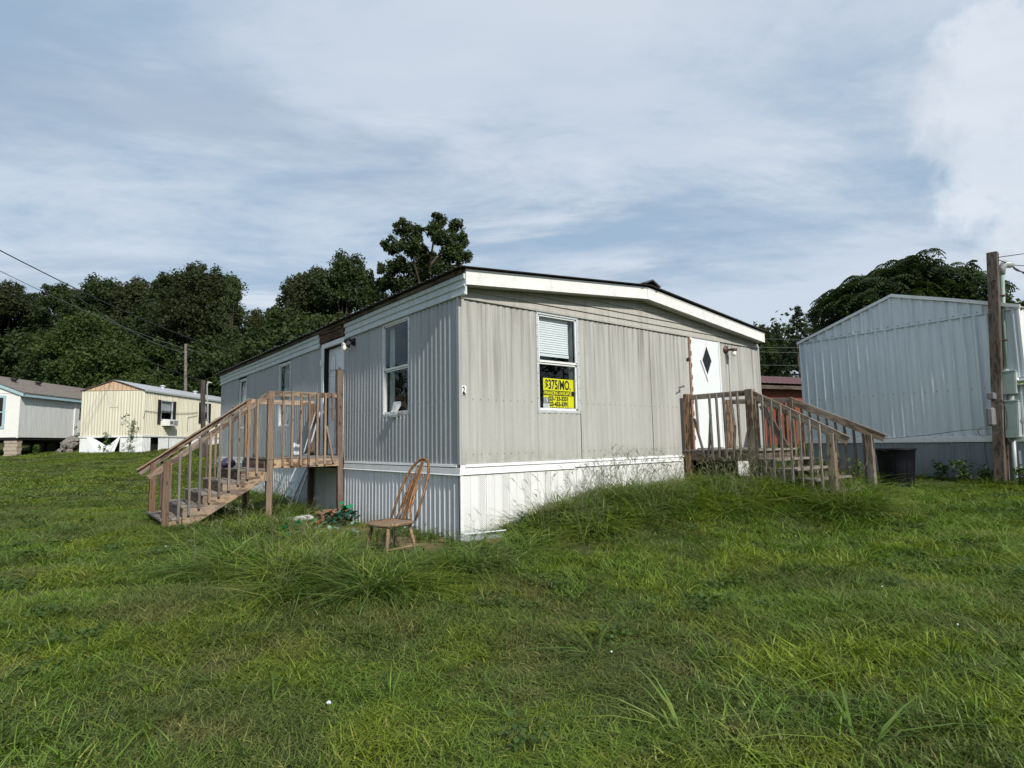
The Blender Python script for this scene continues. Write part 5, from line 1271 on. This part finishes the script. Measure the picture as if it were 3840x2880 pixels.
# the tall open crowned oak: every bough where it stands
def open_tree():
    g = np.random.default_rng(21); D = 40; base = place(925, 900, D); z0 = H(base.x, base.y) - .2
    rt = CR @ Vector((1, 0, 0)); rt.z = 0; rt.normalize(); lb = []
    for px, py, r in [(868, 492, 19), (848, 528, 20), (900, 500, 18), (885, 530, 22), (908, 548, 20), (945, 474, 15), (938, 500, 18), (958, 515, 20), (985, 488, 16), (993, 520, 18), (975, 545, 22), (1003, 552, 17),
                      (930, 570, 24), (962, 585, 24), (995, 590, 22), (900, 582, 22), (862, 572, 18), (838, 582, 17), (826, 612, 17), (850, 612, 20), (880, 618, 22), (918, 612, 24), (950, 630, 26), (985, 625, 24), (1018, 605, 14),
                      (832, 650, 19), (868, 655, 24), (905, 660, 24), (826, 690, 22), (790, 640, 18), (800, 680, 22)]:
        q = place(px, py, D + g.uniform(-2.2, 2.2)); u = (q - base).dot(rt); f = (q - base).dot(Vector((CR @ Vector((0, 0, -1))).xy.normalized().to_3d()))
        lb.append((rt.x * u - rt.y * f, rt.y * u + rt.x * f, q.z - z0, r / 31 * 1.12))
    t = empty('oak_tree', (base.x, base.y, z0), 0, 'tall open crowned oak with sky showing through, highest over the roof', 'tree')
    cr = crown_mesh('crown', lb, g, .20, 60, 50, 0, .34, .98); o = bpy.data.objects.new('crown', cr); C.objects.link(o); o.parent = t
    m = MB(); hh = 12.5; m.tube([(0, 0, -.5), (.2, 0, 4), (.1, .1, 8), (-.1, 0, hh)], [.42, .34, .24, .09], 8)
    for x, y, z, r in lb:
        zb = max(3, min(hh - .5, z - 1.2 - .75 * math.hypot(x, y))); a = Vector((0, 0, zb)); b = Vector((x, y, z)); m.tube([a, a.lerp(b, .5) + Vector((0, 0, -.3)), b], [.11, .07, .02], 5)
    me = bpy.data.meshes.new('trunk'); me.from_pydata(m.v, [], m.f); me.materials.append(MAT['bark']); o = bpy.data.objects.new('trunk', me); C.objects.link(o); o.parent = t
open_tree()
# feathery tree behind the pale blue home
def mimosa():
    g = np.random.default_rng(5); D = 27; base = place(1965, 900, D); z0 = H(base.x, base.y) - .2; rt = CR @ Vector((1, 0, 0)); rt.z = 0; rt.normalize()
    cents = []
    for px, py, w_, h_, n in [(1960, 590, 60, 22, 40), (1896, 600, 50, 16, 40), (2010, 600, 55, 18, 34), (1955, 572, 30, 12, 26), (1915, 592, 26, 8, 10), (2030, 590, 20, 6, 8), (2070, 612, 40, 14, 24), (1858, 620, 40, 16, 34), (2100, 635, 30, 10, 14), (1824, 648, 26, 14, 24), (1900, 660, 70, 22, 30), (1990, 640, 80, 22, 34), (2060, 650, 60, 16, 20), (1830, 690, 30, 12, 10), (2045, 592, 20, 6, 6)]:
        for i in range(n):
            q = place(px + float(np.clip(g.normal(), -1.5, 1.5)) * w_ * .42, py + float(np.clip(g.normal(), -1.5, 1.5)) * h_ * .45, D); u = (q - base).dot(rt); f = float(np.clip(g.normal(), -1.6, 1.6)) * 1.4
            fw = Vector((-rt.y, rt.x, 0)); p = rt * u + fw * f; cents.append((p.x, p.y, q.z - z0))
    cents = [c for c in cents if Vector(c[:2] + (0,)).dot(rt) < 3.6]
    V = []; T = []
    for c in cents:
        c = np.array(c); tone = g.random() * .5; nf = 10
        up_ = np.array([g.normal() * .35, g.normal() * .35, 1.0]); up_ /= np.linalg.norm(up_); ex = np.cross(up_, [0, 1, 0]); ex /= np.linalg.norm(ex); ey = np.cross(up_, ex)
        for k in range(nf):
            a = 6.28 * k / nf + g.uniform(-.3, .3); L_ = g.uniform(.45, .80); dr = ex * math.cos(a) + ey * math.sin(a); side = np.cross(up_, dr); dp = g.uniform(.25, .60)
            for j in range(7):
                s_ = (j + 1) / 7; p = c + dr * L_ * s_ + up_ * .12 * math.sin(s_ * 2.2) - np.array([0, 0, dp * s_ * s_]); lw = .19 * math.sin(min(1, s_ * 1.1) * 2.6) + .04
                e = dr * L_ / 7 * .62
                for sg in (-1, 1):
                    o_ = p + side * sg * lw + np.array([0, 0, -.09]) + dr * .03; V += [p - e * .5, p + e * .5, o_ + e * .35, o_ - e * .35]; T += [tone + g.random() * .4] * 4
    V = np.array(V); Q = np.arange(len(V)).reshape(-1, 4)
    ci = np.array(cents); ci[:, 2] -= .35; V2, Q2, T2 = leaves_np(ci, np.full(len(ci), .45), 26, .20, g, up=.6); Q = np.concatenate([Q, Q2 + len(V)]); V = np.concatenate([V, V2]); T = np.concatenate([np.array(T), T2])
    me = np_mesh('crown', V, Q); add_attr(me, 'tone', T); me.materials.append(LEAF[3])
    t = empty('mimosa_tree', (base.x, base.y, z0), 0, 'broad feathery leaved tree spreading above the pale blue home', 'tree')
    o = bpy.data.objects.new('crown', me); C.objects.link(o); o.parent = t
    m = MB(); m.tube([(0, 0, -.4), (.1, 0, 1.5), (0, 0, 3.0)], [.22, .18, .15], 8)
    for i in g.permutation(len(cents))[:34]:
        b = Vector(cents[i]); a = Vector((0, 0, 2.6)); m.tube([a, a.lerp(b, .5) + Vector((0, 0, -.2)), b], [.09, .05, .015], 5)
    me = bpy.data.meshes.new('trunk'); me.from_pydata(m.v, [], m.f); me.materials.append(MAT['bark']); o = bpy.data.objects.new('trunk', me); C.objects.link(o); o.parent = t
mimosa()
# far woods: one mass all round, too far to tell trees apart
def far_woods():
    g = np.random.default_rng(8); cs = []; n = 3800
    a = g.uniform(0, 6.283, n); r = g.uniform(88, 130, n); x = r * np.cos(a) + 5; y = r * np.sin(a) + 5; z = hgt(x, y); k = g.random(n)
    top = 12.5 + 2.2 * np.sin(a * 7 + 1) + 1.5 * np.sin(a * 23)
    V, Q, T = leaves_np(np.stack([x, y, z + k * top], 1), np.full(n, 2.4), 26, 1.0, g)
    me = np_mesh('far_woods', V, Q); add_attr(me, 'tone', T); o = link('far_woods', me, LEAF[0]); tag(o, 'dark mass of woods far behind everything', 'woods', kind='stuff')
far_woods()
# weeds and vines against the far homes
def stemplant(name, x, y, h, n, size, label, cat='weed', seed=0, mat=None, lean_=(0, 0)):
    g = np.random.default_rng(seed); t = np.linspace(.1, 1, n); c = np.stack([x + lean_[0] * t + g.normal(size=n) * .10 * h, y + lean_[1] * t + g.normal(size=n) * .10 * h, H(x, y) + h * t], 1)
    V, Q, T = leaves_np(c, np.full(n, .09 + .03 * h), 9, size, g, up=.6); me = np_mesh(name, V, Q); add_attr(me, 'tone', T)
    e = empty(name, (0, 0, 0), 0, label, cat); o = bpy.data.objects.new('leaf_spray', me); me.materials.append(mat or WEEDLEAF); C.objects.link(o); o.parent = e
    MB().tube([(x, y, H(x, y) - .1), (x + lean_[0] * .5, y + lean_[1] * .5, H(x, y) + h * .5), (x + lean_[0], y + lean_[1], H(x, y) + h)], [.012, .009, .004], 5).build('stem', MAT['bark'], e)
stemplant('vine_plant', -1.02, 26.75, 1.75, 26, .10, 'leafy vine climbing the torn skirting of the cream home', seed=1, lean_=(.25, .1), cat='vine')
stemplant('weed', -1.85, 27.4, .95, 13, .10, 'weed growing through the gap in the torn skirting', seed=2)
stemplant('vine_plant', -2.35, 31.35, 1.35, 60, .13, 'green vine growing over the rubble heap', seed=3, cat='vine', lean_=(-.2, 0))
stemplant('weed', -1.75, 31.2, .6, 30, .12, 'low weed between the rubble heap and the cream home', seed=4)
stemplant('weed', -4.4, 31.2, .5, 24, .12, 'low weed beside the concrete block stack', seed=5)
for i, (x, y, h) in enumerate([(8.75, -.6, .3), (8.70, -1.3, .35), (8.72, -2.7, .42), (8.62, -3.05, .5), (8.45, -3.9, .4), (8.68, -3.35, .3)]):
    stemplant('weed', x, y, h * .75, 18, .07, ['low weed at the left corner of the slate skirting', 'low weed behind the trash can', 'leafy weed between the trash can and the service pole', 'tallest leafy weed left of the service pole', 'leafy weed right of the service pole foot', 'leafy weed just behind the service pole foot'][i], seed=20 + i)

# ------------------------------------------------------------------ poles and overhead cables
fp = place(698, 845, 45); ft = place(694, 743, 45)
q = empty('wooden_pole', (0, 0, 0), 0, 'thin weathered pole standing against the wood behind the cream home', 'pole')
a = place(403, 900, 37.5); b = place(401, 743, 37.5); MB().tube([(a.x, a.y, H(a.x, a.y) - .3), (b.x, b.y, b.z)], [.11, .08], 8).build('post', 'woodG', q)
POLEF = Vector((b.x, b.y, b.z - .6))
q = empty('wooden_pole', (0, 0, 0), 0, 'short square service post in front of the cream home', 'pole')
a = place(439, 1000, 26); b = place(438, 821, 26); bar('post', 'wooddark', q, (a.x, a.y, H(a.x, a.y) - .2), (b.x, b.y, b.z), .17, .17, side=(0, 1, 0))
POLEC = Vector((b.x, b.y, b.z - .1))
MB().tube([(b.x + .16, b.y - .1, b.z - .25), (a.x + .16, a.y - .1, H(a.x, a.y) + .9)], .026, 8).build('conduit', 'galvl', q)
MB().tube([(b.x + .16, b.y - .1, b.z - .25), (b.x + .2, b.y - .12, b.z - .1), (b.x + .34, b.y - .2, b.z - .13)], [.035, .05, .02], 8).build('weatherhead', 'galvl', q)
box('meter_box', 'galvl', q, a.x + .02, a.x + .32, a.y - .32, a.y - .12, H(a.x, a.y) + .75, H(a.x, a.y) + 1.25)
def cable(p0, p1, sag, label, r=.012, mat='wire', n=24, group='overhead cables'):
    p0, p1 = Vector(p0), Vector(p1); pts = []
    for i in range(n + 1):
        t_ = i / n; p = p0.lerp(p1, t_); p.z -= sag * 4 * t_ * (1 - t_); pts.append(p)
    o = MB().tube(pts, r, 4).build('overhead_cable', mat); tag(o, label, 'cable', group); return o
pA = place(-120, 480, 16); pB = place(560, 768, 50); pA = pA + (pA - pB) * .45 + Vector((0, 0, 1.9))
cable(pA, pB, 1.5, 'thick overhead cable falling from the upper left corner across the wood', .020)
cable(pA + Vector((0, 0, -.05)), place(520, 772, 48), 1.75, 'thin cable hanging just below the thick one', .012, 'wirepale')
cable(place(150, 628, 27), POLEF, .4, 'cable ending at the thin far pole', .016, 'wirepale')
cable(place(-90, 548, 20) + (place(-90, 548, 20) - POLEC) * .8 + Vector((0, 0, .8)), POLEC, .8, 'lower cable running down to the short service post', .010)
cable(POLEF, place(560, 820, 52), .5, 'cable leaving the far pole towards the grey roof', .014, 'wirepale')
for i, (y0, y1) in enumerate([(728, 729), (747, 746), (757, 757), (786, 783)]):
    cable(place(1560, y0, 42), place(1900, y1, 42), .15, ['highest cable crossing the gap between the two homes', 'second highest cable crossing the gap between the two homes', 'third cable down crossing the gap between the two homes', 'lowest cable crossing the gap just above the distant homes'][i], .012, 'wirepale')

# ------------------------------------------------------------------ grass
def blades_mesh(name, n, spread, h, w, curl, mat, seed, lean_=.35, seeds=0, dryfrac=.0, stiff=1.0):
    g = np.random.default_rng(seed); V = []; Tn = []
    a = g.uniform(0, 6.283, n); r = spread * np.sqrt(g.random(n)); x = r * np.cos(a); y = r * np.sin(a)
    hh = g.uniform(h[0], h[1], n); da = a * .5 * (spread < .06) + g.uniform(0, 6.283, n) if spread >= .06 else a + g.normal(size=n) * .5
    ln = np.abs(g.normal(size=n)) * lean_ + .08; cl = g.uniform(curl[0], curl[1], n); ww = g.uniform(w[0], w[1], n); fa = da + 1.5708 + g.normal(size=n) * .6
    tone = g.random(n) * .8 + (g.random(n) < dryfrac) * .5
    lv = [0, .38, .72, 1.0]; wf = [.75, 1.0, .72, .08]; P = []
    for s_, k in zip(lv, wf):
        out = hh * (ln * s_ + cl * s_ * s_); up_ = hh * s_ * (1 - .45 * cl * s_) * stiff
        cx = x + np.cos(da) * out; cy = y + np.sin(da) * out; ox = np.cos(fa) * ww * k * .5; oy = np.sin(fa) * ww * k * .5
        P.append(np.stack([cx - ox, cy - oy, up_], 1)); P.append(np.stack([cx + ox, cy + oy, up_], 1))
    P = np.stack(P, 1).reshape(-1, 3); b = np.arange(n)[:, None] * 8
    Q = np.concatenate([b + np.array([0, 1, 3, 2]) + 2 * i for i in range(3)], 1).reshape(-1, 4)
    me = np_mesh(name, P, Q); add_attr(me, 'tone', np.repeat(tone, 8)); me.materials.append(mat)
    return me
def seed_mesh(name, n, seed):
    g = np.random.default_rng(seed); m = MB()
    for i in range(n):
        a = g.uniform(0, 6.28); h = g.uniform(.42, .72); l = g.uniform(.08, .3); x, y = g.uniform(-.1, .1, 2)
        tip = Vector((x + math.cos(a) * l, y + math.sin(a) * l, h)); md = Vector((x + math.cos(a) * l * .35, y + math.sin(a) * l * .35, h * .55))
        m.tube([(x, y, 0), md, tip], [.0022, .0018, .0013], 3, False)
        for k in range(int(g.integers(3, 6))):
            b = a + g.uniform(-1.3, 1.3); s_ = g.uniform(.05, .11); m.tube([tip, tip + Vector((math.cos(b) * s_ * .5, math.sin(b) * s_ * .5, s_ * .55)), tip + Vector((math.cos(b) * s_, math.sin(b) * s_, s_ * .6))], [.0022, .0020, .001], 3, False)
    me = bpy.data.meshes.new(name); me.from_pydata(m.v, [], m.f); me.materials.append(GR_SEED); return me
def weed_mesh(name, seed, flower=False):
    g = np.random.default_rng(seed); n = 26; a = g.uniform(0, 6.28, n); r = .11 * np.sqrt(g.random(n))
    c = np.stack([r * np.cos(a), r * np.sin(a), g.uniform(.02, .06, n)], 1); V, Q, T = leaves_np(c, np.full(n, .02), 3, .028, g, up=1.4, aspect=.9)
    me = np_mesh(name, V, Q); add_attr(me, 'tone', T); me.materials.append(WEEDLEAF); return me
def protos(name, meshes):
    col = bpy.data.collections.new(name)
    for i, me in enumerate(meshes): o = bpy.data.objects.new('%s_%d' % (name, i), me); col.objects.link(o)
    return col
def scatter_object(name, col, P, rot, scl, idx, label, cat):
    me = bpy.data.meshes.new(name); me.vertices.add(len(P)); me.vertices.foreach_set('co', P.astype(np.float32).ravel())
    a = me.attributes.new('rot', 'FLOAT_VECTOR', 'POINT'); a.data.foreach_set('vector', rot.astype(np.float32).ravel())
    a = me.attributes.new('scl', 'FLOAT_VECTOR', 'POINT'); a.data.foreach_set('vector', scl.astype(np.float32).ravel())
    a = me.attributes.new('idx', 'INT', 'POINT'); a.data.foreach_set('value', idx.astype(np.int32))
    o = link(name, me, None); tag(o, label, cat, kind='stuff')
    ng = bpy.data.node_groups.new(name, 'GeometryNodeTree'); ng.interface.new_socket('Geometry', in_out='INPUT', socket_type='NodeSocketGeometry'); ng.interface.new_socket('Geometry', in_out='OUTPUT', socket_type='NodeSocketGeometry')
    gi = ng.nodes.new('NodeGroupInput'); go = ng.nodes.new('NodeGroupOutput'); ci = ng.nodes.new('GeometryNodeCollectionInfo'); ci.inputs['Collection'].default_value = col; ci.inputs['Separate Children'].default_value = True; ci.inputs['Reset Children'].default_value = True
    ip = ng.nodes.new('GeometryNodeInstanceOnPoints'); ip.inputs['Pick Instance'].default_value = True
    def attr(nm, ty): n = ng.nodes.new('GeometryNodeInputNamedAttribute'); n.data_type = ty; n.inputs['Name'].default_value = nm; return n.outputs['Attribute']
    L = ng.links.new; L(gi.outputs[0], ip.inputs['Points']); L(ci.outputs[0], ip.inputs['Instance']); L(attr('idx', 'INT'), ip.inputs['Instance Index']); L(attr('rot', 'FLOAT_VECTOR'), ip.inputs['Rotation']); L(attr('scl', 'FLOAT_VECTOR'), ip.inputs['Scale']); L(ip.outputs[0], go.inputs[0])
    md = o.modifiers.new('scatter', 'NODES'); md.node_group = ng; return o
G = np.random.default_rng(99)
VIEW = math.atan2(math.cos(R(38.74)), math.sin(R(38.74)))
def wedge(n, r0, r1, half=R(66)):
    r = np.sqrt(G.uniform(r0 * r0, r1 * r1, n)); a = VIEW + G.uniform(-half, half, n); return CAM[0] + r * np.cos(a), CAM[1] + r * np.sin(a), r
def free(x, y):
    ok = ~((x > -.03) & (x < HW) & (y > -.01) & (y < HL))
    for o, w_, l_ in ((bt, BW, BL), (ct, CW, CLn), (sh, 12, 4)):
        a = o.rotation_euler.z; dx, dy = x - o.location.x, y - o.location.y; u = dx * math.cos(a) + dy * math.sin(a); v = -dx * math.sin(a) + dy * math.cos(a); ok &= ~((u > 0) & (u < w_) & (v > 0) & (v < l_))
    return ok
def nz(x, y, s_, k=0):
    return .5 + .25 * (np.sin(x * s_ + 1.3 * np.sin(y * s_ * .8 + k) + k) + np.sin(y * s_ * 1.1 + 1.7 * np.sin(x * s_ * .7 + 2 * k) + 3 * k))
TALL = [(-2.5, 2.2, .45, .9, .6), (-2.55, .6, .5, .7, .6), (-2.2, -.9, .45, .4, .75), (-.75, -1.05, .45, .25, .7), (-1.55, 1.3, .5, .6, .65), (0, -.95, .5, .25, .55), (.62, -.35, .35, .22, .55), (1.15, -.35, .45, .25, .8), (1.7, -.45, .5, .35, .95), (1.5, -.95, .8, .40, .75), (2.6, -1.15, .8, .40, .8), (3.6, -1.75, .7, .35, .8), (.9, -.85, .5, .3, .6), (4.5, -2.75, .7, .30, 1.0), (3.5, -1.35, .6, .4, .8), (2.4, -.5, .6, .42, .95), (3.2, -.6, .7, .5, .85), (4.1, -.7, .6, .55, .85), (4.35, -1.6, .7, .5, 1.0), (5.0, -1.75, .7, .45, 1.05), (5.3, -.7, .6, .5, .7), (5.75, -2.35, .55, .45, .8), (3.8, -1.9, .4, .35, .6), (4.9, -2.6, .8, .3, .7),
        (6.6, -.5, .5, .4, .6), (7.5, -1.2, .5, .5, .4), (-2.2, 1.1, .5, .8, .75), (-1.95, -.1, .55, .6, 1.0), (-1.75, -1.1, .5, .45, .95), (-1.2, -.75, .5, .35, .85), (-1.75, 2.2, .45, .6, .9), (-1.35, 2.85, .3, .4, .9), (-.9, 4.35, .55, .45, 1.1), (-1.75, 4.3, .6, .35, 1.0),
        (-.45, -.75, .5, .22, .6), (.35, -.6, .4, .2, .5), (-.35, 7, .3, 1.5, .7), (-.35, 10.5, .3, 2, .7), (-2.35, 3.3, .25, .25, .6), (-1.3, .75, .3, .6, .55), (-.18, .2, .16, .9, .45)]
def tallness(x, y):
    t_ = np.zeros_like(x); 
    for cx, cy, rx, ry, a_ in TALL: t_ = np.maximum(t_, a_ * ell(x, y, cx, cy, rx, ry))
    return t_
def lawn(name, specs, col, nvar, seed, label):
    Ps, Rs, Ss = [], [], []
    for n, r0, r1, sxy, sz in specs:
        x, y, r = wedge(n, r0, r1); k = free(x, y) & (G.random(n) > bare(x, y) * .72); x, y, r = x[k], y[k], r[k]; m = len(x)
        z = hgt(x, y) - .004; hv = (.65 + .65 * nz(x, y, 1.3, 1) * nz(x, y, .5, 2) * 1.5 + .9 * np.clip(tallness(x, y), 0, .7)) * G.uniform(.75, 1.25, m)
        Ps.append(np.stack([x, y, z], 1)); Rs.append(np.stack([G.normal(size=m) * .06, G.normal(size=m) * .06, G.uniform(0, 6.28, m)], 1)); s_ = G.uniform(.85, 1.2, m) * sxy; Ss.append(np.stack([s_, s_, sz * hv], 1))
    P = np.concatenate(Ps); scatter_object(name, col, P, np.concatenate(Rs), np.concatenate(Ss), G.integers(0, nvar, len(P)), label, 'grass')
c1 = protos('lawn_patch', [blades_mesh('lawn_patch', 85, .15, (.03, .085), (.0035, .007), (.3, 1.2), GR_LAWN, i, .6, dryfrac=.10) for i in range(5)])
lawn('lawn_grass', [(5200, .9, 6.5, 1.0, 1.0), (9500, 6.5, 15, 1.35, 1.0)], c1, 5, 1, 'mown green lawn with patches of yellow and bare thatch')
c2 = protos('far_patch', [blades_mesh('far_patch', 110, .32, (.04, .10), (.010, .018), (.3, 1.0), GR_LAWN, 40 + i, .5, dryfrac=.08) for i in range(3)])
lawn('far_lawn_grass', [(27000, 14.5, 50, 1.2, .80)], c2, 3, 2, 'lawn rising towards the homes and the wood behind')
# coarse tufts in the lawn: wide arching blades
GR_LUSH = grassmat('lush blades', (.108, .190, .027), (.140, .228, .030), (.22, .22, .07))
c7 = protos('lush_patch', [blades_mesh('lush_patch', 42, .14, (.06, .135), (.006, .0105), (.3, 1.1), GR_LUSH, 300 + i, .6, dryfrac=.05) for i in range(5)])
x, y, r = wedge(16000, 1.2, 13); uu = (x - CAM[0]) * .78 - (y - CAM[1]) * .625; dd_ = (x - CAM[0]) * .625 + (y - CAM[1]) * .78
ms = np.clip((uu / dd_ - .22) * 4, 0, 1) * np.clip(nz(x, y, .9, 3) * 2.6 - .55, 0, 1) + .8 * np.clip(nz(x, y, 1.15, 8) * 3.2 - 2.1, 0, 1)
k = free(x, y) & (G.random(len(x)) < ms * .8) & (bare(x, y) < .4); x, y, r = x[k], y[k], r[k]; m = len(x); s_ = G.uniform(.7, 1.15, m)
scatter_object('lush_grass', c7, np.stack([x, y, hgt(x, y) - .005], 1), np.stack([G.normal(size=m) * .12 + .1, G.normal(size=m) * .12, G.uniform(0, 6.28, m)], 1), np.stack([s_, s_, s_], 1), G.integers(0, 5, m), 'lush fresh green grass filling the right side of the lawn', 'grass')
c3 = protos('coarse_tuft', [blades_mesh('coarse_tuft', 20, .035, (.08, .20), (.006, .011), (.3, 1.1), GR_TALL, 60 + i, .75) for i in range(4)] + [blades_mesh('coarse_tuft', 12, .03, (.14, .30), (.008, .014), (.3, .9), GR_TALL, 70 + i, .6) for i in range(2)])
x, y, r = wedge(21000, 1.0, 15); mask = np.clip((nz(x, y, 1.1, 5) * .6 + nz(x, y, 2.9, 2) * .4 - .40) * 3.2 + (ell(x, y, .8, -4.2, 3.2, 1.7) + ell(x, y, 4.5, -3.6, 2.5, 1.2) + ell(x, y, -1.2, -1.9, .9, .4) + ell(x, y, -2.3, 1.5, .8, 1.4)) * .6, 0, 1)
k = free(x, y) & (G.random(len(x)) < mask * .35) & (bare(x, y) < .5); x, y, r = x[k], y[k], r[k]; m = len(x); s_ = G.uniform(.45, .85, m) * (.8 + .02 * r)
scatter_object('coarse_grass', c3, np.stack([x, y, hgt(x, y) - .005], 1), np.stack([G.normal(size=m) * .1, G.normal(size=m) * .1, G.uniform(0, 6.28, m)], 1), np.stack([s_, s_, s_], 1), G.integers(0, 6, m), 'coarse wide bladed grass tufts scattered through the lawn', 'grass')
# tall unmown grass along the walls
c4 = protos('tall_clump', [blades_mesh('tall_clump', 30, .085, (.16, .44), (.008, .017), (.5, 2.1), GR_TALL, 80 + i, .60, dryfrac=.10) for i in range(6)])
n = 90000; x = G.uniform(-4, 9, n); y = G.uniform(-4, 13, n); t_ = tallness(x, y); k = (G.random(n) < np.clip(t_ - .12, 0, 1) * .50) & ~((x > -.02) & (x < HW) & (y > -.02)) & (G.random(n) > bare(x, y) * .55); x, y, t_ = x[k], y[k], t_[k]; m = len(x); s_ = (.38 + .80 * t_) * G.uniform(.5, 1.3, m) * (.75 + .5 * nz(x, y, 4.0, 2)); s_ = np.minimum(s_, .95 + .15 * G.random(m))
scatter_object('tall_grass', c4, np.stack([x, y, hgt(x, y) - .01], 1), np.stack([G.normal(size=m) * .12, G.normal(size=m) * .12, G.uniform(0, 6.28, m)], 1), np.stack([s_ * 1.05, s_ * 1.05, s_], 1), G.integers(0, 6, m), 'shaggy unmown grass banked against the skirting and porches', 'grass')
c5 = protos('seed_clump', [seed_mesh('seed_clump', 7, 90 + i) for i in range(4)])
k = G.random(m) < np.where((y > -.95) & (x > .1) & (x < 7), .13, .05); x, y, t_ = x[k], y[k], t_[k]; m = len(x); s_ = (.45 + .55 * t_) * G.uniform(.8, 1.2, m)
scatter_object('seed_heads', c5, np.stack([x, y, hgt(x, y)], 1), np.stack([G.normal(size=m) * .1, G.normal(size=m) * .1, G.uniform(0, 6.28, m)], 1), np.stack([s_, s_, s_], 1), G.integers(0, 4, m), 'thin straw coloured seed heads above the tall grass', 'grass')
c6 = protos('clover', [weed_mesh('clover', 100 + i) for i in range(3)])
x, y, r = wedge(900, 1.0, 12); k = free(x, y) & (G.random(len(x)) < np.clip(nz(x, y, 1.7, 9) * 2.2 - 1.0, 0, 1)); x, y = x[k], y[k]; m = len(x); s_ = G.uniform(.7, 1.5, m)
scatter_object('clover', c6, np.stack([x, y, hgt(x, y) + .012], 1), np.stack([np.zeros(m), np.zeros(m), G.uniform(0, 6.28, m)], 1), np.stack([s_, s_, s_], 1), G.integers(0, 3, m), 'low clover and small weeds in the lawn', 'ground cover')
# tiny white clover flowers
m = MB(); g = random.Random(4)
for i in range(5):
    r_ = g.uniform(3.5, 9); a = VIEW + g.uniform(-.8, .8); xx, yy = CAM[0] + r_ * math.cos(a), CAM[1] + r_ * math.sin(a)
    if -.1 < xx < 7.6 and yy > -.1: continue
    m.lathe([(.002, 0), (.006, .003), (.006, .008), (.002, .011)], (xx, yy, H(xx, yy) + .065), 6)
tag(m.build('clover_flowers', 'fascia'), 'tiny white clover flowers dotted in the lawn', 'flowers', kind='stuff')
# long broad blades, single plants near the camera
for i, (px, py, label) in enumerate([(1470, 1560, 'clump of long yellow green blades in the near lawn'), (1290, 1390, 'clump of broad blades left of the long yellow green ones'), (1640, 1490, 'clump of broad blades right of the long yellow green ones'), (1860, 1590, 'clump of broad blades near the lower right corner'), (1540, 1130, 'broad bladed clump in the lawn below the right porch')]):
    k_ = 3840 / 2212; v = CR @ Vector(((px * k_ - 1920) / 2172.5, (1440 - py * k_) / 2172.5, -1)); t_ = (-.05 - CAM[2]) / v.z; xx, yy = CAM[0] + v.x * t_, CAM[1] + v.y * t_
    me = blades_mesh('long_blades', 13, .05, (.20, .36), (.009, .015), (.7, 1.5), grassmat('broad blades %d' % i, (.12, .18, .045), (.16, .23, .05), (.24, .24, .08)) if i == 0 else GR_TALL, 200 + i, .8)
    o = link('grass_clump', me, None); o.location = (xx, yy, H(xx, yy)); tag(o, label, 'grass clump')

# lettering as plain meshes
dg = bpy.context.evaluated_depsgraph_get()
for o in [o for o in S.objects if o.type == 'FONT']:
    me = bpy.data.meshes.new_from_object(o.evaluated_get(dg)); par = o.parent; nm = o.name; lm = (o.location.copy(), o.rotation_euler.copy(), o.scale.copy())
    bpy.data.objects.remove(o); n_ = bpy.data.objects.new(nm, me); C.objects.link(n_); n_.parent = par; n_.location, n_.rotation_euler, n_.scale = lm
